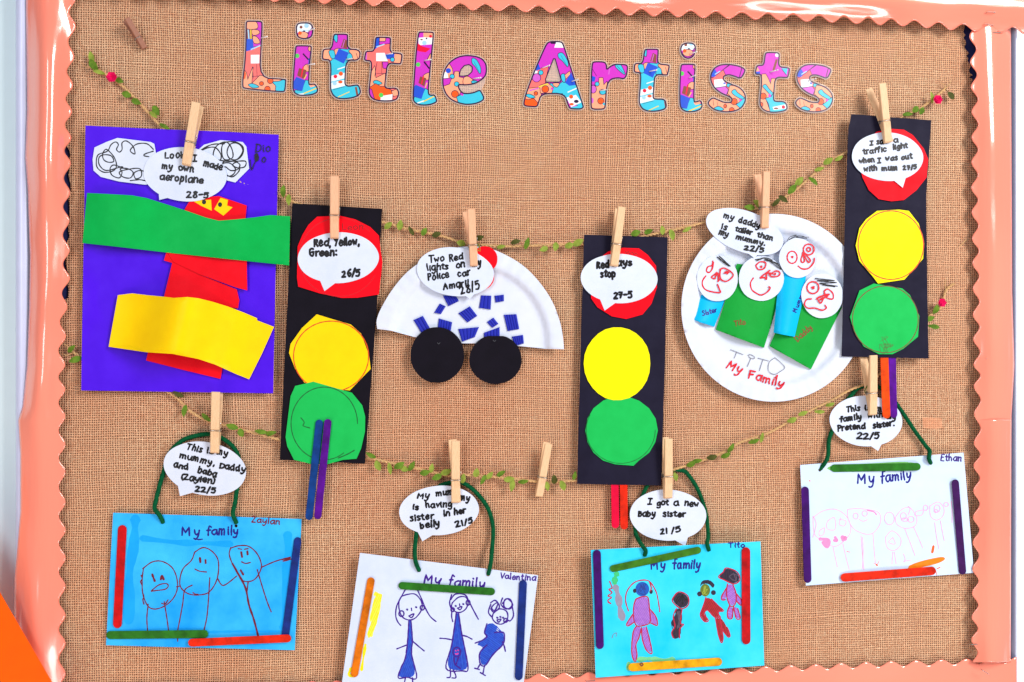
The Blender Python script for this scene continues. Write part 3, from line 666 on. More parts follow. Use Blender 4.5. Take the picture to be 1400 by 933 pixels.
letter('letter_a', 'capital A starting the second word of the title', [A_], pat(K4, [
    ('p','salmonp',[(120,560),(210,400),(270,380),(345,365),(310,540),(300,640),(90,700)]), ('p','peach',[(80,600),(250,580),(270,650),(240,800),(70,790)]), ('q','royal',[(240,320),(265,390),(215,405),(210,370)]), ('q','whitep',[(200,400),(235,410),(225,445),(190,440)]), ('c','turquoise',268,424,22), ('c','lilacp',222,480,42), ('q','whitep',[(430,100),(490,100),(510,160),(410,158)]), ('q','outline',[(365,98),(430,100),(425,120),(375,118)]),
    ('s','turquoise',[(455,225),(500,220),(550,300),(552,360),(500,300),(460,265)]), ('l','outline',(480,240),(545,350),3), ('p','turquoise',[(340,640),(370,540),(450,560),(500,520),(640,560),(720,800),(520,700),(500,645)]), ('s','turquoise',[(485,450),(520,445),(525,520),(495,510)]), ('p','peach',[(525,450),(575,410),(580,440),(535,490)]), ('q','royal',[(590,420),(640,555),(570,565),(525,530)]),
    ('s','peach',[(400,540),(460,540),(440,575),(410,565)]), ('p','peach',[(260,560),(340,535),(400,585),(380,640),(265,640)]), ('l','yellowp',(250,575),(340,545),14), ('c','orangep',315,600,34), ('d','magenta',388,595,14), ('l','lilacp',(150,615),(240,590),14), ('s','turquoise',[(110,665),(150,655),(205,685),(150,690)]), ('c','orangep',215,645,17), ('p','orangep',[(80,700),(140,715),(190,700),(230,745),(230,800),(75,790)]),
    ('l','whitep',(555,632),(650,590),12), ('q','whitep',[(540,690),(640,660),(700,740),(590,790)]), ('d','orangep',590,680,22), ('d','outline',645,730,26,18), ('d','orangep',595,760,24,14), ('q','turquoise',[(580,795),(700,765),(720,820),(590,815)])]), 'magenta', K4([(412,250),(490,525),(305,525)]))
r_ = R4([(332,142),(345,136),(385,137),(393,150),(393,170),(410,155),(430,146),(475,148),(482,160),(472,208),(440,202),(410,208),(393,235),(388,325),(380,333),(335,333),(328,322)])
letter('letter_r', 'lower-case r right after the capital A', [r_], pat(K4, [
    ('p','peach',[(795,560),(880,560),(890,480),(925,480),(935,560),(970,520),(960,830),(790,830)]), ('q','royal',[(800,455),(850,470),(840,520),(800,520)]), ('l','outline',(815,385),(860,460),5), ('c','turquoise',866,545,20), ('c','lilacp',825,600,30,40), ('c','turquoise',925,630,32,26), ('c','orangep',905,725,30), ('d','turquoise',940,758,14), ('d','lilacp',815,720,14,30), ('s','turquoise',[(1060,350),(1110,335),(1160,440),(1100,400)]), ('l','outline',(1075,350),(1150,430),4), ('l','lilacp',(1000,380),(990,440),14)]), 'magenta')
t3 = K5([(205,150),(220,137),(340,137),(350,150),(338,295),(460,305),(465,320),(448,405),(435,410),(312,402),(300,560),(293,650),(310,668),(420,668),(437,740),(415,775),(330,795),(240,795),(180,770),(150,715),(148,660),(160,520),(165,385),(105,380),(95,365),(100,300),(115,288),(185,290)])
letter('letter_t', 'lower-case t with blue brush pot, between the r and the second i', [t3], tpat(Z(K5.x-18/7.775, K5.y-5/7.775, 7.775)), 'turquoise')
i2d = K5([(640,72),(710,72),(740,95),(745,150),(720,215),(670,235),(625,220),(595,180),(588,130),(605,90)])
i2s = K5([(590,310),(610,297),(730,298),(742,312),(728,560),(728,690),(745,700),(800,680),(818,735),(800,775),(730,800),(650,800),(600,775),(580,730),(578,560)])
letter('letter_i', 'lower-case i in the second word of the title', [i2s, i2d], ipat(K5, -70, -45), 'magenta')
s_pts = [(435,310),(390,390),(330,365),(270,348),(220,360),(210,385),(225,415),(290,445),(380,480),(430,540),(438,610),(400,680),(330,715),(230,725),(130,705),(70,660),(60,625),(105,580),(150,600),(220,630),(290,632),(305,600),(280,570),(200,540),(130,490),(90,420),(85,350),(120,285),(180,250),(270,245),(360,260),(420,285)]
def spat(K): return pat(K, [('p','magenta',[(215,300),(300,240),(450,260),(440,400),(330,380),(240,355)]), ('l','outline',(400,280),(375,375),8), ('p','magenta',[(130,270),(200,240),(270,245),(170,330),(100,380)]), ('q','royal',[(130,295),(150,330),(130,370),(80,370),(100,310)]), ('l','paleblue',(130,345),(180,315),10),
    ('q','whitep',[(120,400),(200,392),(240,440),(235,470),(125,480)]), ('d','royal',225,435,14,8), ('p','lilacp',[(130,485),(235,470),(262,500),(240,560),(150,520)]), ('c','turquoise',270,455,22,18), ('p','peach',[(280,460),(380,465),(450,530),(450,620),(380,720),(200,740),(40,700),(50,600),(110,570),(200,630),(310,640),(300,580),(260,540)]), ('l','outline',(110,600),(115,660),5), ('l','outline',(150,620),(160,680),4),
    ('c','orangep',322,620,28,30), ('s','turquoise',[(120,692),(165,670),(215,700),(160,708)]), ('c','orangep',298,705,22), ('c','orangep',232,665,12,16), ('p','turquoise',[(345,650),(400,610),(400,590),(440,580),(445,620),(400,700)]), ('s','turquoise',[(300,520),(330,500),(355,530),(420,580),(390,590),(320,550)]), ('d','magenta',385,605,13)])
letter('letter_s', 'lower-case s between the second i and the last t', [K6(s_pts)], spat(K6), 'salmonp')
t4 = K6([(635,140),(655,125),(760,128),(778,145),(765,270),(870,280),(880,295),(865,370),(850,378),(735,372),(722,520),(718,600),(735,620),(835,620),(858,680),(840,710),(770,725),(690,728),(620,705),(585,660),(582,600),(598,470),(598,345),(545,345),(535,330),(550,265),(568,255),(622,255)])
letter('letter_t', 'lower-case t with magenta top and crossbar between the two letters s', [t4], pat(K6, [
    ('p','peach',[(570,700),(590,470),(605,345),(640,345),(665,390),(690,450),(700,390),(740,390),(730,560),(640,600),(690,740)]), ('d','whitep',755,152,20), ('l','brownp',(750,200),(720,300),22), ('q','peach',[(555,270),(578,310),(540,320)]), ('q','royal',[(535,318),(585,318),(580,350),(535,350)]), ('q','turquoise',[(795,285),(860,285),(850,350)]), ('l','outline',(800,290),(850,355),6),
    ('s','turquoise',[(612,465),(640,450),(670,490),(715,540),(700,560),(640,500)]), ('c','orangep',615,565,28), ('p','turquoise',[(640,590),(700,570),(715,540),(725,610),(870,610),(870,740),(690,740),(670,640)]), ('d','magenta',680,560,14,20), ('q','whitep',[(710,675),(850,645),(855,690),(720,705)]), ('d','brownp',745,688,26,9), ('d','redp',818,675,18), ('c','orangep',595,650,14,20)]), 'magenta')
s2 = [(x + 862 + (y-245)/480*22, y) for x, y in s_pts]
letter('letter_s', 'lower-case s at the right end of the title', [K6(s2)], spat(Z(960+872/7.368, 55, 7.368)), 'salmonp')

# ================================================================== GARLANDS
def tube(V, Fc, pts, rad, n=6):
    s = len(V); m = len(pts)
    for i, p in enumerate(pts):
        t = (pts[min(m-1, i+1)] - pts[max(0, i-1)]).normalized()
        a = t.cross(Vector((0, 1, 0.01))).normalized(); b = t.cross(a)
        r = rad(i/(m-1)) if callable(rad) else rad
        for k in range(n):
            an = 2*math.pi*k/n; V.append(p + a*r*math.cos(an) + b*r*math.sin(an))
    for i in range(m-1):
        for k in range(n):
            q = s+i*n; Fc.append([q+k, q+(k+1) % n, q+n+(k+1) % n, q+n+k])
    Fc.append([s+k for k in range(n)][::-1]); Fc.append([s+(m-1)*n+k for k in range(n)])
def leaf_mesh(V, Fc, c, ang, L, W, h, lean, curl):
    """pointed leaf with a folded midrib, root at c, in the board plane tilted outward"""
    s = len(V); n = 8
    dx, dz = math.cos(ang), math.sin(ang)
    for i in range(n+1):
        t = i/n; wv = W*(math.sin(math.pi*min(1, t*0.92+0.06))**0.8)*(1-0.25*t)
        if i == n: wv = 0.0002
        o = 0.0006 + lean*t*L + curl*math.sin(math.pi*t)*L
        ctr = Vector((c.x+dx*t*L, c.y-o, c.z+dz*t*L))
        side = Vector((-dz, 0, dx))
        V.append(ctr + side*wv - Vector((0, 0.22*wv, 0))); V.append(ctr + Vector((0, 0.12*wv, 0))); V.append(ctr - side*wv - Vector((0, 0.22*wv, 0)))
    for i in range(n):
        a = s+3*i
        Fc += [[a+1, a+4, a+3, a], [a+2, a+5, a+4, a+1]]
def garland(label, path, hpath, leaves, buds, frays, seed):
    r = random.Random(seed)
    root = thing('leaf_garland', label, 'garland', P(path[len(path)//2][0], path[len(path)//2][1], 0.006), 'jute garlands strung across the board')
    dense = cr([(x, y, hh) for (x, y), hh in zip(path, hpath)], 10)
    ctr = [P(x, y, hh*MM) for x, y, hh in dense]
    V = []; Fc = []
    acc = 0
    for ph in (0, math.pi):
        pts = []; acc = 0
        for i, p in enumerate(ctr):
            if i: acc += (p-ctr[i-1]).length
        # resample finely for the twist
        fine = []; 
        for i in range(len(ctr)-1):
            n = max(1, int((ctr[i+1]-ctr[i]).length/0.0016))
            for k in range(n): fine.append(ctr[i].lerp(ctr[i+1], k/n))
        fine.append(ctr[-1])
        s = 0
        for i, p in enumerate(fine):
            if i: s += (p-fine[i-1]).length
            a = s/0.0085*2*math.pi + ph; t = (fine[min(i+1, len(fine)-1)]-fine[max(i-1, 0)]).normalized()
            u = t.cross(Vector((0, 1, 0.01))).normalized(); v = t.cross(u)
            pts.append(p + u*0.00085*math.cos(a) + v*0.00085*math.sin(a))
        tube(V, Fc, pts, 0.00098, 5)
    for f in frays:
        tube(V, Fc, [P(x, y, hh*MM) for x, y, hh in cr([(a, b, c) for a, b, c in f], 4)], lambda t: 0.0006*(1-0.6*t), 5)
    # stray jute fibres
    for i in range(160):
        p = ctr[r.randrange(len(ctr)-1)]; d = Vector((r.uniform(-1, 1), r.uniform(-.6, 0.1), r.uniform(-1, 1)))*r.uniform(0.002, 0.005)
        tube(V, Fc, [p, p+d*0.5+Vector((0, 0, r.uniform(-.0008, .0008))), p+d], 0.00012, 3)
    mk('twine', V, Fc, TWINE, root, smooth=True)
    for lf in leaves:
        x, y = lf[0], lf[1]
        # hang each leaf from the nearest point of the twine
        j = min(range(len(dense)), key=lambda i: (dense[i][0]-x)**2+(dense[i][1]-y)**2)
        q = dense[j]; hh = q[2]*MM
        dx, dy = x-q[0], y-q[1]
        ang = lf[2] if len(lf) > 2 else None
        L = r.uniform(11, 16.5)*0.8*MM; W = r.uniform(3.0, 5.2)*0.8*MM
        if ang is None:
            jn = dense[min(j+4, len(dense)-1)]; jp = dense[max(j-4, 0)]
            al = math.atan2(-(jn[1]-jp[1]), jn[0]-jp[0]) + (math.pi if r.random() < 0.3 else 0)
            per = math.atan2(-dy, dx) if math.hypot(dx, dy) > 3 else al + r.choice((-1, 1))*r.uniform(0.2, 0.6)
            ang = per + r.uniform(-0.35, 0.35)
        else: ang = math.radians(ang)
        c = P(x, y, hh+0.0012) - Vector((math.cos(ang), 0, math.sin(ang)))*L*0.5
        V = []; Fc = []
        leaf_mesh(V, Fc, c, ang, L, W, hh, r.uniform(0.0, 0.35), r.uniform(0.0, 0.2))
        d = P(q[0], q[1], hh)
        tube(V, Fc, [d, d.lerp(c, 0.6)-Vector((0, 0.0005, 0)), c + Vector((0, -0.0006, 0))], 0.0004, 4)
        mk('leaf', V, Fc, LEAF[lf[3] if len(lf) > 3 else r.choice((0, 0, 1, 1, 2))], root, smooth=True)
    for x, y, rad in buds:
        V = []; Fc = []; c = P(x, y, 0.011)
        for layer, (nn, rr, yy) in enumerate(((6, 1.0, 0.3), (5, 0.72, 0.0), (4, 0.42, -0.25))):
            for k in range(nn):
                a0 = 2*math.pi*k/nn + layer*0.5; s = len(V)
                for a, q, o in ((a0-0.75, 0.25, 0.3), (a0-0.6, 0.95, -0.05), (a0, 1.08, -0.2), (a0+0.6, 0.95, -0.05), (a0+0.75, 0.25, 0.3)):
                    V.append(c + Vector((math.cos(a)*q*rr, yy+o, math.sin(a)*q*rr))*rad*0.8*MM)
                V.append(c + Vector((0, yy+0.35, 0))*rad*0.8*MM)
                Fc += [[s+5, s, s+1, s+2], [s+5, s+2, s+3, s+4]]
        mk('rosebud', V, Fc, BUD, root)
up = [(126,92),(150,105),(172,122),(195,146),(215,168),(240,192),(300,234),(350,258),(384,266),(405,278),(460,292),(523,304),(560,314),(600,322),(628,331),(644,334),(690,337),(760,335),(797,334),(845,331),(881,323),(928,313),(964,304),(1005,293),(1033,286),(1048,282),(1078,267),(1103,247),(1130,223),(1158,208),(1208,178),(1236,159),(1262,146),(1292,122)]
uh = [2.2,2.4,2.5,3,3.5,5,6.6,6,6,6,6.2,6,5,4.5,6,6.8,6,5.5,6,6.2,6,5,5,5.5,6.5,6.8,6,5.5,6,6.5,6.8,5.5,4,3]
garland('upper jute garland with small green leaves, hanging below the title letters', up, uh,
    [(126,79,100,1),(129,90,120,0),(136,100,170,1),(164,111,-25,0),(173,130,160,0),(187,140,-25,0),(211,158,-40,1),(214,152,-60,0),(226,174,-30,0),(395,274,-90,1),(388,262),(531,309,40,1),(547,308,80,1),(562,316,120,2),(580,317,60,0),(597,321,20,2),(630,333,170,1),(655,326,20,2),(652,338),(685,338,10,1),(705,331,15,2),(743,341,200,1),(759,338,-100,1),(778,336,20,1),(720,333),(790,332),(869,319,20,0),(886,317,20,0),(918,320,-60,1),(918,322,-80,1),(939,314,30,1),(905,315),(1024,284,175,0),(1035,279,140,1),(1070,273,-40,2),(1082,259,50,0),(1092,248,45,1),(1110,249,-50,0),(1119,232,15,1),(1060,277),(1131,221,30,1),(1146,217,30,1),(1251,150,40,0),(1259,152,70,0),(1240,157),(1272,134,105,1),(1299,132,-60,2)],
    [(152,105,6.5),(1283,136,6.5)], [[(126,92,2.4),(118,92,3),(109,84,3)],[(128,95,2.4),(120,78,3.5),(114,73,4)],[(1290,124,3),(1292,118,4),(1286,113,5)],[(1292,122,3),(1298,115,4),(1300,110,5)]], 11)
lo = [(100,482),(112,488),(170,512),(233,538),(258,561),(285,576),(312,583),(347,592),(381,601),(440,616),(503,626),(546,636),(571,641),(610,650),(642,650),(685,653),(738,659),(765,659),(790,657),(850,655),(900,648),(928,640),(963,629),(990,618),(1010,606),(1034,598),(1055,590),(1080,576),(1109,561),(1138,547),(1161,534),(1192,520),(1230,486),(1271,432),(1286,420),(1293,398),(1304,388)]
lh = [2.2,3,4.5,5,6,6.6,5.5,5,5.5,6,5.5,5,5.5,6.6,6,5.5,6.6,5.5,5.5,6,6.6,6,5,5,5,5,5,5,5.5,6,6,6.6,6,4,3,3,3.5]
garland('lower jute garland with small green leaves, strung above the framed drawings', lo, lh,
    [(99,477,40,0),(104,492,200,0),(244,539,150,2),(253,562,-100,0),(283,571,-40,0),(318,583,160,0),(330,592,-70,0),(357,590,170,0),(371,592,10,0),(507,622,150,0),(517,637,-65,1),(533,641,-80,1),(546,636,30,0),(553,641,-20,1),(563,637,60,0),(581,646,10,0),(597,652,-160,0),(610,645,20,1),(633,654,80,1),(651,646,80,1),(669,650,45,1),(685,647,30,0),(696,655,10,1),(700,664,-100,1),(715,658,10,0),(748,665,-80,1),(769,664,-70,1),(785,650,80,0),(590,640),(660,656),(757,655),(944,634,30,0),(973,625,10,2),(991,622,30,0),(998,612,60,0),(1041,598,80,1),(1030,603,20,0),(923,652,-80,1),(952,630),(1097,565,20,1),(1120,563,0,1),(1134,553,20,1),(1082,574,20,1),(1184,532,80,0),(1277,423,80,0),(1276,447,-10,0),(1270,436)],
    [(1289,414,6)], [[(100,482,2.4),(92,486,4),(86,484,5)],[(102,482,2.4),(93,474,4),(87,470,5)],[(1293,398,3),(1292,386,4),(1294,380,4)]], 12)

# ================================================================== SPEECH BUBBLES
def bubble(label, K, e, tail, words, h, xh, width, mat=None, rings=True):
    poly = ell(*K(e[0], e[1]), e[2]/K.k, e[3]/K.k, e[4] if len(e) > 4 else 0, 56, 0.004, int(e[0]))
    b = thing('speech_bubble', label, 'speech bubble', centre(poly, h), 'paper speech bubbles with handwriting')
    tl = K(tail); cx, cy = K(e[0], e[1])
    base = [tl[0], tl[1], tl[2], (tl[2][0]+(cx-tl[2][0])*0.25, tl[2][1]+(cy-tl[2][1])*0.25), (tl[0][0]+(cx-tl[0][0])*0.25, tl[0][1]+(cy-tl[0][1])*0.25)]
    curve = lambda x, y: 0.0006*math.sin((x-cx)*0.05)
    sheet('paper', [poly, base], mat or WHITE, h, b, thick=0.35*MM, grid=12, hfun=curve)
    ASC[0] = 0.62
    write(b, [(t, K(*a), K(*c), *[q/K.k for q in k]) for t, a, c, *k in words], h+0.06*MM, INK, width*1.30, xh/K.k, hfun=curve)
    ASC[0] = 0.95
    return b

# ================================================================== CRAFT STICKS
def stick(parent, a, b, wpx, h, mat, label=None, thick=1.6*MM, name='craft_stick', mats=None, layers=()):
    dx, dy = b[0]-a[0], b[1]-a[1]; d = math.hypot(dx, dy); ux, uy = dx/d, dy/d; r = wpx/2
    A = math.atan2(dy, dx); pts = []
    for k in range(9): t = A - math.pi/2 + math.pi*k/8; pts.append((b[0]-ux*r*0.8 + r*math.cos(t), b[1]-uy*r*0.8 + r*math.sin(t)))
    for k in range(9): t = A + math.pi/2 + math.pi*k/8; pts.append((a[0]+ux*r*0.8 + r*math.cos(t), a[1]+uy*r*0.8 + r*math.sin(t)))
    # gently rounded edges: a lower outline and a slightly smaller upper face
    V = []; Fc = []; n = len(pts); cx, cy = (a[0]+b[0])/2, (a[1]+b[1])/2
    def ins(p, s): 
        # inset towards the stick's axis
        t = (p[0]-a[0])*ux + (p[1]-a[1])*uy; t = min(max(t, r), d-r); q = (a[0]+ux*t, a[1]+uy*t)
        return (q[0]+(p[0]-q[0])*s, q[1]+(p[1]-q[1])*s)
    for s, hh in ((1.0, 0), (1.0, thick*0.7), (0.94, thick*0.93), (0.84, thick)):
        for p in pts: V.append(P(*ins(p, s), h+hh))
    for L in range(3):
        for i in range(n): Fc.append([L*n+i, (L+1)*n+i, (L+1)*n+(i+1) % n, L*n+(i+1) % n])
    Fc.append([3*n+i for i in range(n)][::-1]); Fc.append(list(range(n)))
    o = mk(name, V, Fc, mat, parent)
    if label: o['label'] = label
    import bmesh
    bm = bmesh.new(); bm.from_mesh(o.data); bmesh.ops.recalc_face_normals(bm, faces=bm.faces); bm.to_mesh(o.data); bm.free()
    return o
S_RED = dyed('red dyed wood', (206, 16, 24)); S_GRN = dyed('green dyed wood', (44, 122, 34)); S_SCAR = dyed('scarlet dyed wood', (238, 44, 16)); S_NAVY = dyed('navy dyed wood', (26, 52, 138)); S_PUR = dyed('purple dyed wood', (66, 10, 112))
S_ORA = dyed('orange dyed wood', (230, 120, 12)); S_BLUE = dyed('blue dyed wood', (14, 66, 146)); S_VIO = dyed('violet dyed wood', (92, 10, 152)); S_PLUM = dyed('plum dyed wood', (66, 22, 92)); S_AMB = dyed('amber dyed wood', (250, 176, 10)); S_FLAME = dyed('flame dyed wood', (255, 80, 10)); S_ROSE = dyed('rose red dyed wood', (232, 6, 62), 0.15); S_GRN2 = dyed('mossy dyed wood', (66, 128, 30))

# ================================================================== PURPLE AEROPLANE PICTURE
h0 = 7.6*MM
pic = thing('aeroplane_picture', 'violet sheet with paper collage aeroplane, green and yellow wings and white clouds', 'collage', P(245, 354, h0))
sheet('violet_sheet', [[(117,172),(200,176),(300,180),(381,184.5),(377,360),(373.4,538),(240,536),(111,534),(114,350)]], PURPLE, h0, pic, grid=30, hfun=lambda x, y: 0.0006*math.sin(x*0.02)+0.0008*math.sin(y*0.013))
h1 = h0+1.7*MM
cl1 = R1([(320,313),(500,335),(520,345),(530,400),(545,470),(530,560),(470,567),(330,550),(230,525),(190,490),(185,430),(195,365),(260,335)])
c1 = sheet('cloud', [cl1], WHITE, h1, pic)
strokes('scribble', [R1([(515,375),(480,345),(430,345),(400,365),(390,385),(415,400),(405,360),(370,330),(345,340),(345,375),(330,390),(315,375),(325,350),(310,335),(285,350),(265,385),(215,405),(205,450),(215,480),(250,500),(300,490),(315,460),(300,415),(260,375),(240,400),(245,430),(270,445),(300,440),(285,410),(245,405),(220,420),(222,460),(260,490),(340,470),(345,475),(300,460),(280,480),(290,515),(330,530),(345,500),(335,480),(375,480),(405,500),(390,530),(350,525),(330,500),(370,485),(440,480),(450,520),(420,535),(410,505),(440,490),(470,500),(490,545),(440,540),(390,545)]), R1([(515,385),(470,400),(465,410),(490,415)])], h1+0.05*MM, INK, 1.6, c1)
cl2 = R1([(745,390),(790,350),(880,325),(1000,335),(1020,360),(1035,480),(960,555),(900,540),(800,470)])
c2 = sheet('cloud', [cl2], WHITE, h1, pic)
strokes('scribble', [R1([(755,400),(800,370),(850,365),(880,400),(880,430),(850,440),(840,400),(860,355),(910,335),(940,370),(945,420),(900,430),(885,380),(900,340),(960,335),(1000,360),(1000,400),(970,430),(930,425),(915,390),(930,350),(960,340),(990,355),(1000,385),(980,420),(940,440),(880,435),(800,415),(770,385),(830,350),(900,345)]),
    R1([(885,470),(900,440),(960,440),(1015,440),(1010,470),(970,475),(945,460),(965,445),(985,460),(970,485),(935,490),(905,470),(890,490),(920,520),(950,510),(960,480),(930,450),(890,455),(900,500),(940,525),(975,500),(985,475)])], h1+0.05*MM, INK, 1.7, c2)
write(pic, [('Dio', R1(1068,388), R1(1155,388)), ('o', R1(1102,445), R1(1130,445))], h1-0.1*MM, ink('black pen on violet', (20, 8, 40)), 1.4, 26/3.971, 'name_writing')
strokes('pen_mark', [R1([(1040,432),(1047,488),(1062,455),(1078,430)]), R1([(1075,405),(1072,425),(1080,415),(1075,432)])], h1-0.1*MM, _m['black pen on violet'], [1.3, 5], pic)
sheet('fuselage', [R2([(585,60),(572,105),(617,118),(595,210),(572,305),(780,345),(975,365),(982,320),(968,262),(760,178),(640,60)])], RED, h1, pic, grid=25, hfun=lambda x, y: 0)
sheet('fuselage', [R2([(585,50),(1022,95),(1025,268),(960,250),(765,180),(625,112)])], RED, h1+1.0*MM, pic, grid=18, hfun=lambda x, y: 0.0015*max(0, (x-285)/60))
sheet('fuselage', [R2([(500,560),(485,605),(475,648),(680,700),(880,748),(890,690),(760,580)])], RED, h1+0.3*MM, pic)
sheet('cockpit', [R1([(720,640),(870,628),(1022,680),(1015,760),(870,790),(685,720),(685,700)])], RED, h1+0.4*MM, pic)
for q, (cx, cy) in ((([(730,655),(828,648),(832,708),(775,682)]), (790,661)), (([(880,638),(920,650),(915,680),(945,690),(895,735),(845,700)]), (877,675))):
    wnd = sheet('cockpit_window', [R1(q)], YEL, h1+0.8*MM, pic)
    sheet('black_dot', [ell(*R1(cx, cy), 2.8, 3.2)], INK, h1+1.0*MM, wnd, thick=0.1*MM)
gw = R1([(155,612),(280,618),(400,625),(480,640),(590,675),(700,710),(800,745),(870,762),(960,755),(1060,745),(1150,732),(1258,738)]) + R2([(1252,132),(900,95),(590,62),(300,28),(130,10)])
def gbul(x, y): return (0.006*math.exp(-((x-160)/45)**2) + 0.004*math.exp(-((x-330)/35)**2) + 0.0022*math.sin(x*0.05)*0.5)
sheet('green_wing', [gw], GREEN, h1+2.4*MM, pic, grid=9, hfun=gbul)
yw = R2([(322,293),(400,283),(475,292),(560,300),(625,308),(700,303),(760,310),(840,330),(920,355),(1000,385),(1078,418),(1078,430),(1170,465),(1105,610),(1035,750),(960,720),(850,670),(760,640),(620,612),(475,603),(272,573)])
def ybul(x, y):
    u = (x + (y-430)*0.25 - 150)/225
    return 0.032*math.exp(-((u-0.45)/0.22)**2) + 0.0012*math.exp(-((u-0.72)/0.012)**2)
sheet('yellow_wing', [yw], YEL, h1+1.0*MM, pic, grid=6, hfun=ybul)
bubble('white speech bubble about making an aeroplane, pegged over the violet sheet', R1, (687,510,227,147,5), [(540,560),(547,650),(635,628)],
    [('Look',(575,425),(690,420)),('I',(728,441),(755,442)),('made',(785,463),(888,490)),('my',(560,478),(618,487)),('own',(650,488),(738,497)),('aeroplane',(550,538),(787,560)),('28-5',(693,638),(817,638))], h1+0.9*MM, 24, 1.9)

# ================================================================== TRAFFIC LIGHTS
def card(parent, pts, mat, h, bow=0.0005, name='black_card'):
    return sheet(name, [pts], mat, h, parent, thick=0.4*MM, grid=22, hfun=lambda x, y: bow*math.sin(y*0.014))
hT = 8.7*MM
tl = thing('traffic_light_picture', 'black card traffic light with roughly cut discs, blue and violet sticks over its green disc', 'collage', P(452, 456, hT), 'black card traffic lights')
card(tl, [(399.7,278.2),(522.6,285.7),(514.5,430),(499,634.3),(382.4,629)], BLACK, hT)
h1 = hT+1.3*MM
rd = sheet('red_disc', [R5([(275,248),(390,243),(470,262),(545,300),(590,345),(600,430),(608,480),(590,645),(480,662),(400,663),(290,640),(178,605),(172,560),(175,400),(200,340),(230,290)])], RED, h1, tl)
write(rd, [('Leon', R5(402,316), R5(514,312))], h1+.05*MM, DKRED, 1.1, 5.5, 'name_writing')
strokes('pencil_circle', [cr(ell(*R5(388,455), 205/3.732, 200/3.732, 0, 26)[2:24], 3)], h1+.05*MM, ink('darker red pencil', (206, 6, 26)), 0.9, rd)
yd = sheet('yellow_disc', [R6([(235,0),(300,20),(385,45),(430,85),(465,180),(472,240),(380,335),(250,320),(180,300),(140,240),(113,170),(120,130),(170,60)])], YEL, h1+.2*MM, tl)
strokes('drawn_circle', [ell(*R6(298,185), 165/3.216, 155/3.216, 0, 40) + [R6(463,185)]], h1+.26*MM, ORI, 1.5, yd)
gd = sheet('green_disc', [R6([(140,315),(220,296),(390,345),(435,400),(448,450),(447,515),(430,590),(410,635),(350,640),(280,660),(210,658),(135,640),(105,580),(98,540),(110,440),(120,360)])], GREEN2, h1+.5*MM, tl)
strokes('drawn_circle', [ell(*R6(268,480), 146/3.216, 160/3.216, 0, 40)[6:] + [R6(414,480)], R6([(400,598),(370,615),(330,632)]), R6([(165,455),(180,475),(175,490),(205,500)])], h1+.56*MM, DKGREEN, [1.2, 1.4, 1.2], gd)
stick(tl, R6(247,466), R6(200,902), 33/3.216, h1+.9*MM, S_BLUE, 'blue craft stick'); stick(tl, R6(285,463), R6(238,898), 33/3.216, h1+1.5*MM, S_VIO, 'violet craft stick')
bubble('white speech bubble naming three colours, pegged on the left black traffic light', R5, (382,458,207,130,-2), [(288,570),(312,628),(370,585)],
    [('Red,',(258,400),(345,398)),('Yellow,',(362,395),(492,392)),('Green:',(235,450),(378,445)),('26/5',(400,555),(497,550))], h1+0.9*MM, 25, 2.3)

tl = thing('traffic_light_picture', 'faded black card traffic light in the middle, with two red sticks below its bottom edge', 'collage', P(850, 490, hT), 'black card traffic lights')
card(tl, [(798.4,321),(913,324.7),(909,500),(904,664),(789,662),(793,500)], BLACK2, hT)
rd = sheet('red_disc', [R8([(250,300),(330,280),(420,283),(470,320),(515,380),(520,500),(490,590),(440,650),(350,675),(270,660),(190,610),(155,560),(150,450),(200,340)])], RED, h1, tl)
strokes('pen_mark', [R8([(345,298),(350,310),(362,300),(368,315),(385,305),(392,318),(405,308),(412,320)])], h1+.05*MM, DKRED, 1.0, rd)
gd = sheet('green_disc', [ell(*R9(265,462), 165/3.331, 157/3.331, 0, 18, 0.006, 3)[:4] + R9([(320,623)]) + ell(*R9(265,462), 165/3.331, 157/3.331, 0, 18, 0.006, 3)[5:]], GREEN2, h1, tl)
strokes('drawn_circle', [ell(*R9(262,460), 157/3.331, 152/3.331, 0, 40)[:24]], h1+.05*MM, DKGREEN, 0.8, gd)
sheet('yellow_disc', [ell(*R9(246,158), 152/3.331, 167/3.331, 0, 26, 0.005, 5)], YEL2, h1+.3*MM, tl)
stick(tl, R9(234,660), R9(238,905), 35/3.331, hT-2.6*MM, S_ROSE, 'rose red craft stick'); stick(tl, R9(274,660), R9(278,910), 35/3.331, hT-2.2*MM, S_SCAR, 'orange-red craft stick')
bubble('white speech bubble on what red says, on the middle black traffic light', R8, (310,450,213,137,2), [(200,555),(230,628),(290,585)],
    [('Red',(185,395),(258,390)),('Says',(268,380),(383,379)),('stop',(208,442),(292,438)),('27-5',(280,560),(385,558))], h1+0.9*MM, 26, 2.3)

hT3 = 11.6*MM; h1 = hT3+1.3*MM
tl = thing('traffic_light_picture', 'faded black card traffic light hung highest, with orange and purple sticks below it', 'collage', P(1210, 325, hT3), 'black card traffic lights')
card(tl, [(1163.8,156.2),(1273.4,164.6),(1266.5,265),(1266.5,300),(1269.6,490.6),(1150.4,487.6),(1155,300),(1159.6,179)], BLACK2, hT3)
sheet('red_disc', [R12([(280,325),(360,310),(430,315),(480,345),(540,420),(565,480),(555,580),(500,650),(430,705),(360,712),(290,700),(235,650),(200,580),(180,500),(220,380)])], RED, h1, tl)
yd = sheet('yellow_disc', [R13([(180,0),(230,-38),(330,-44),(375,-38),(420,20),(445,110),(440,180),(355,275),(235,293),(210,260),(150,190),(133,120),(150,40)])], YEL2, h1, tl)
strokes('drawn_circle', [ell(*R13(293,118), 149/3.332, 156/3.332, 0, 40) + [R13(442,118)]], h1+.05*MM, ORI, 1.6, yd)
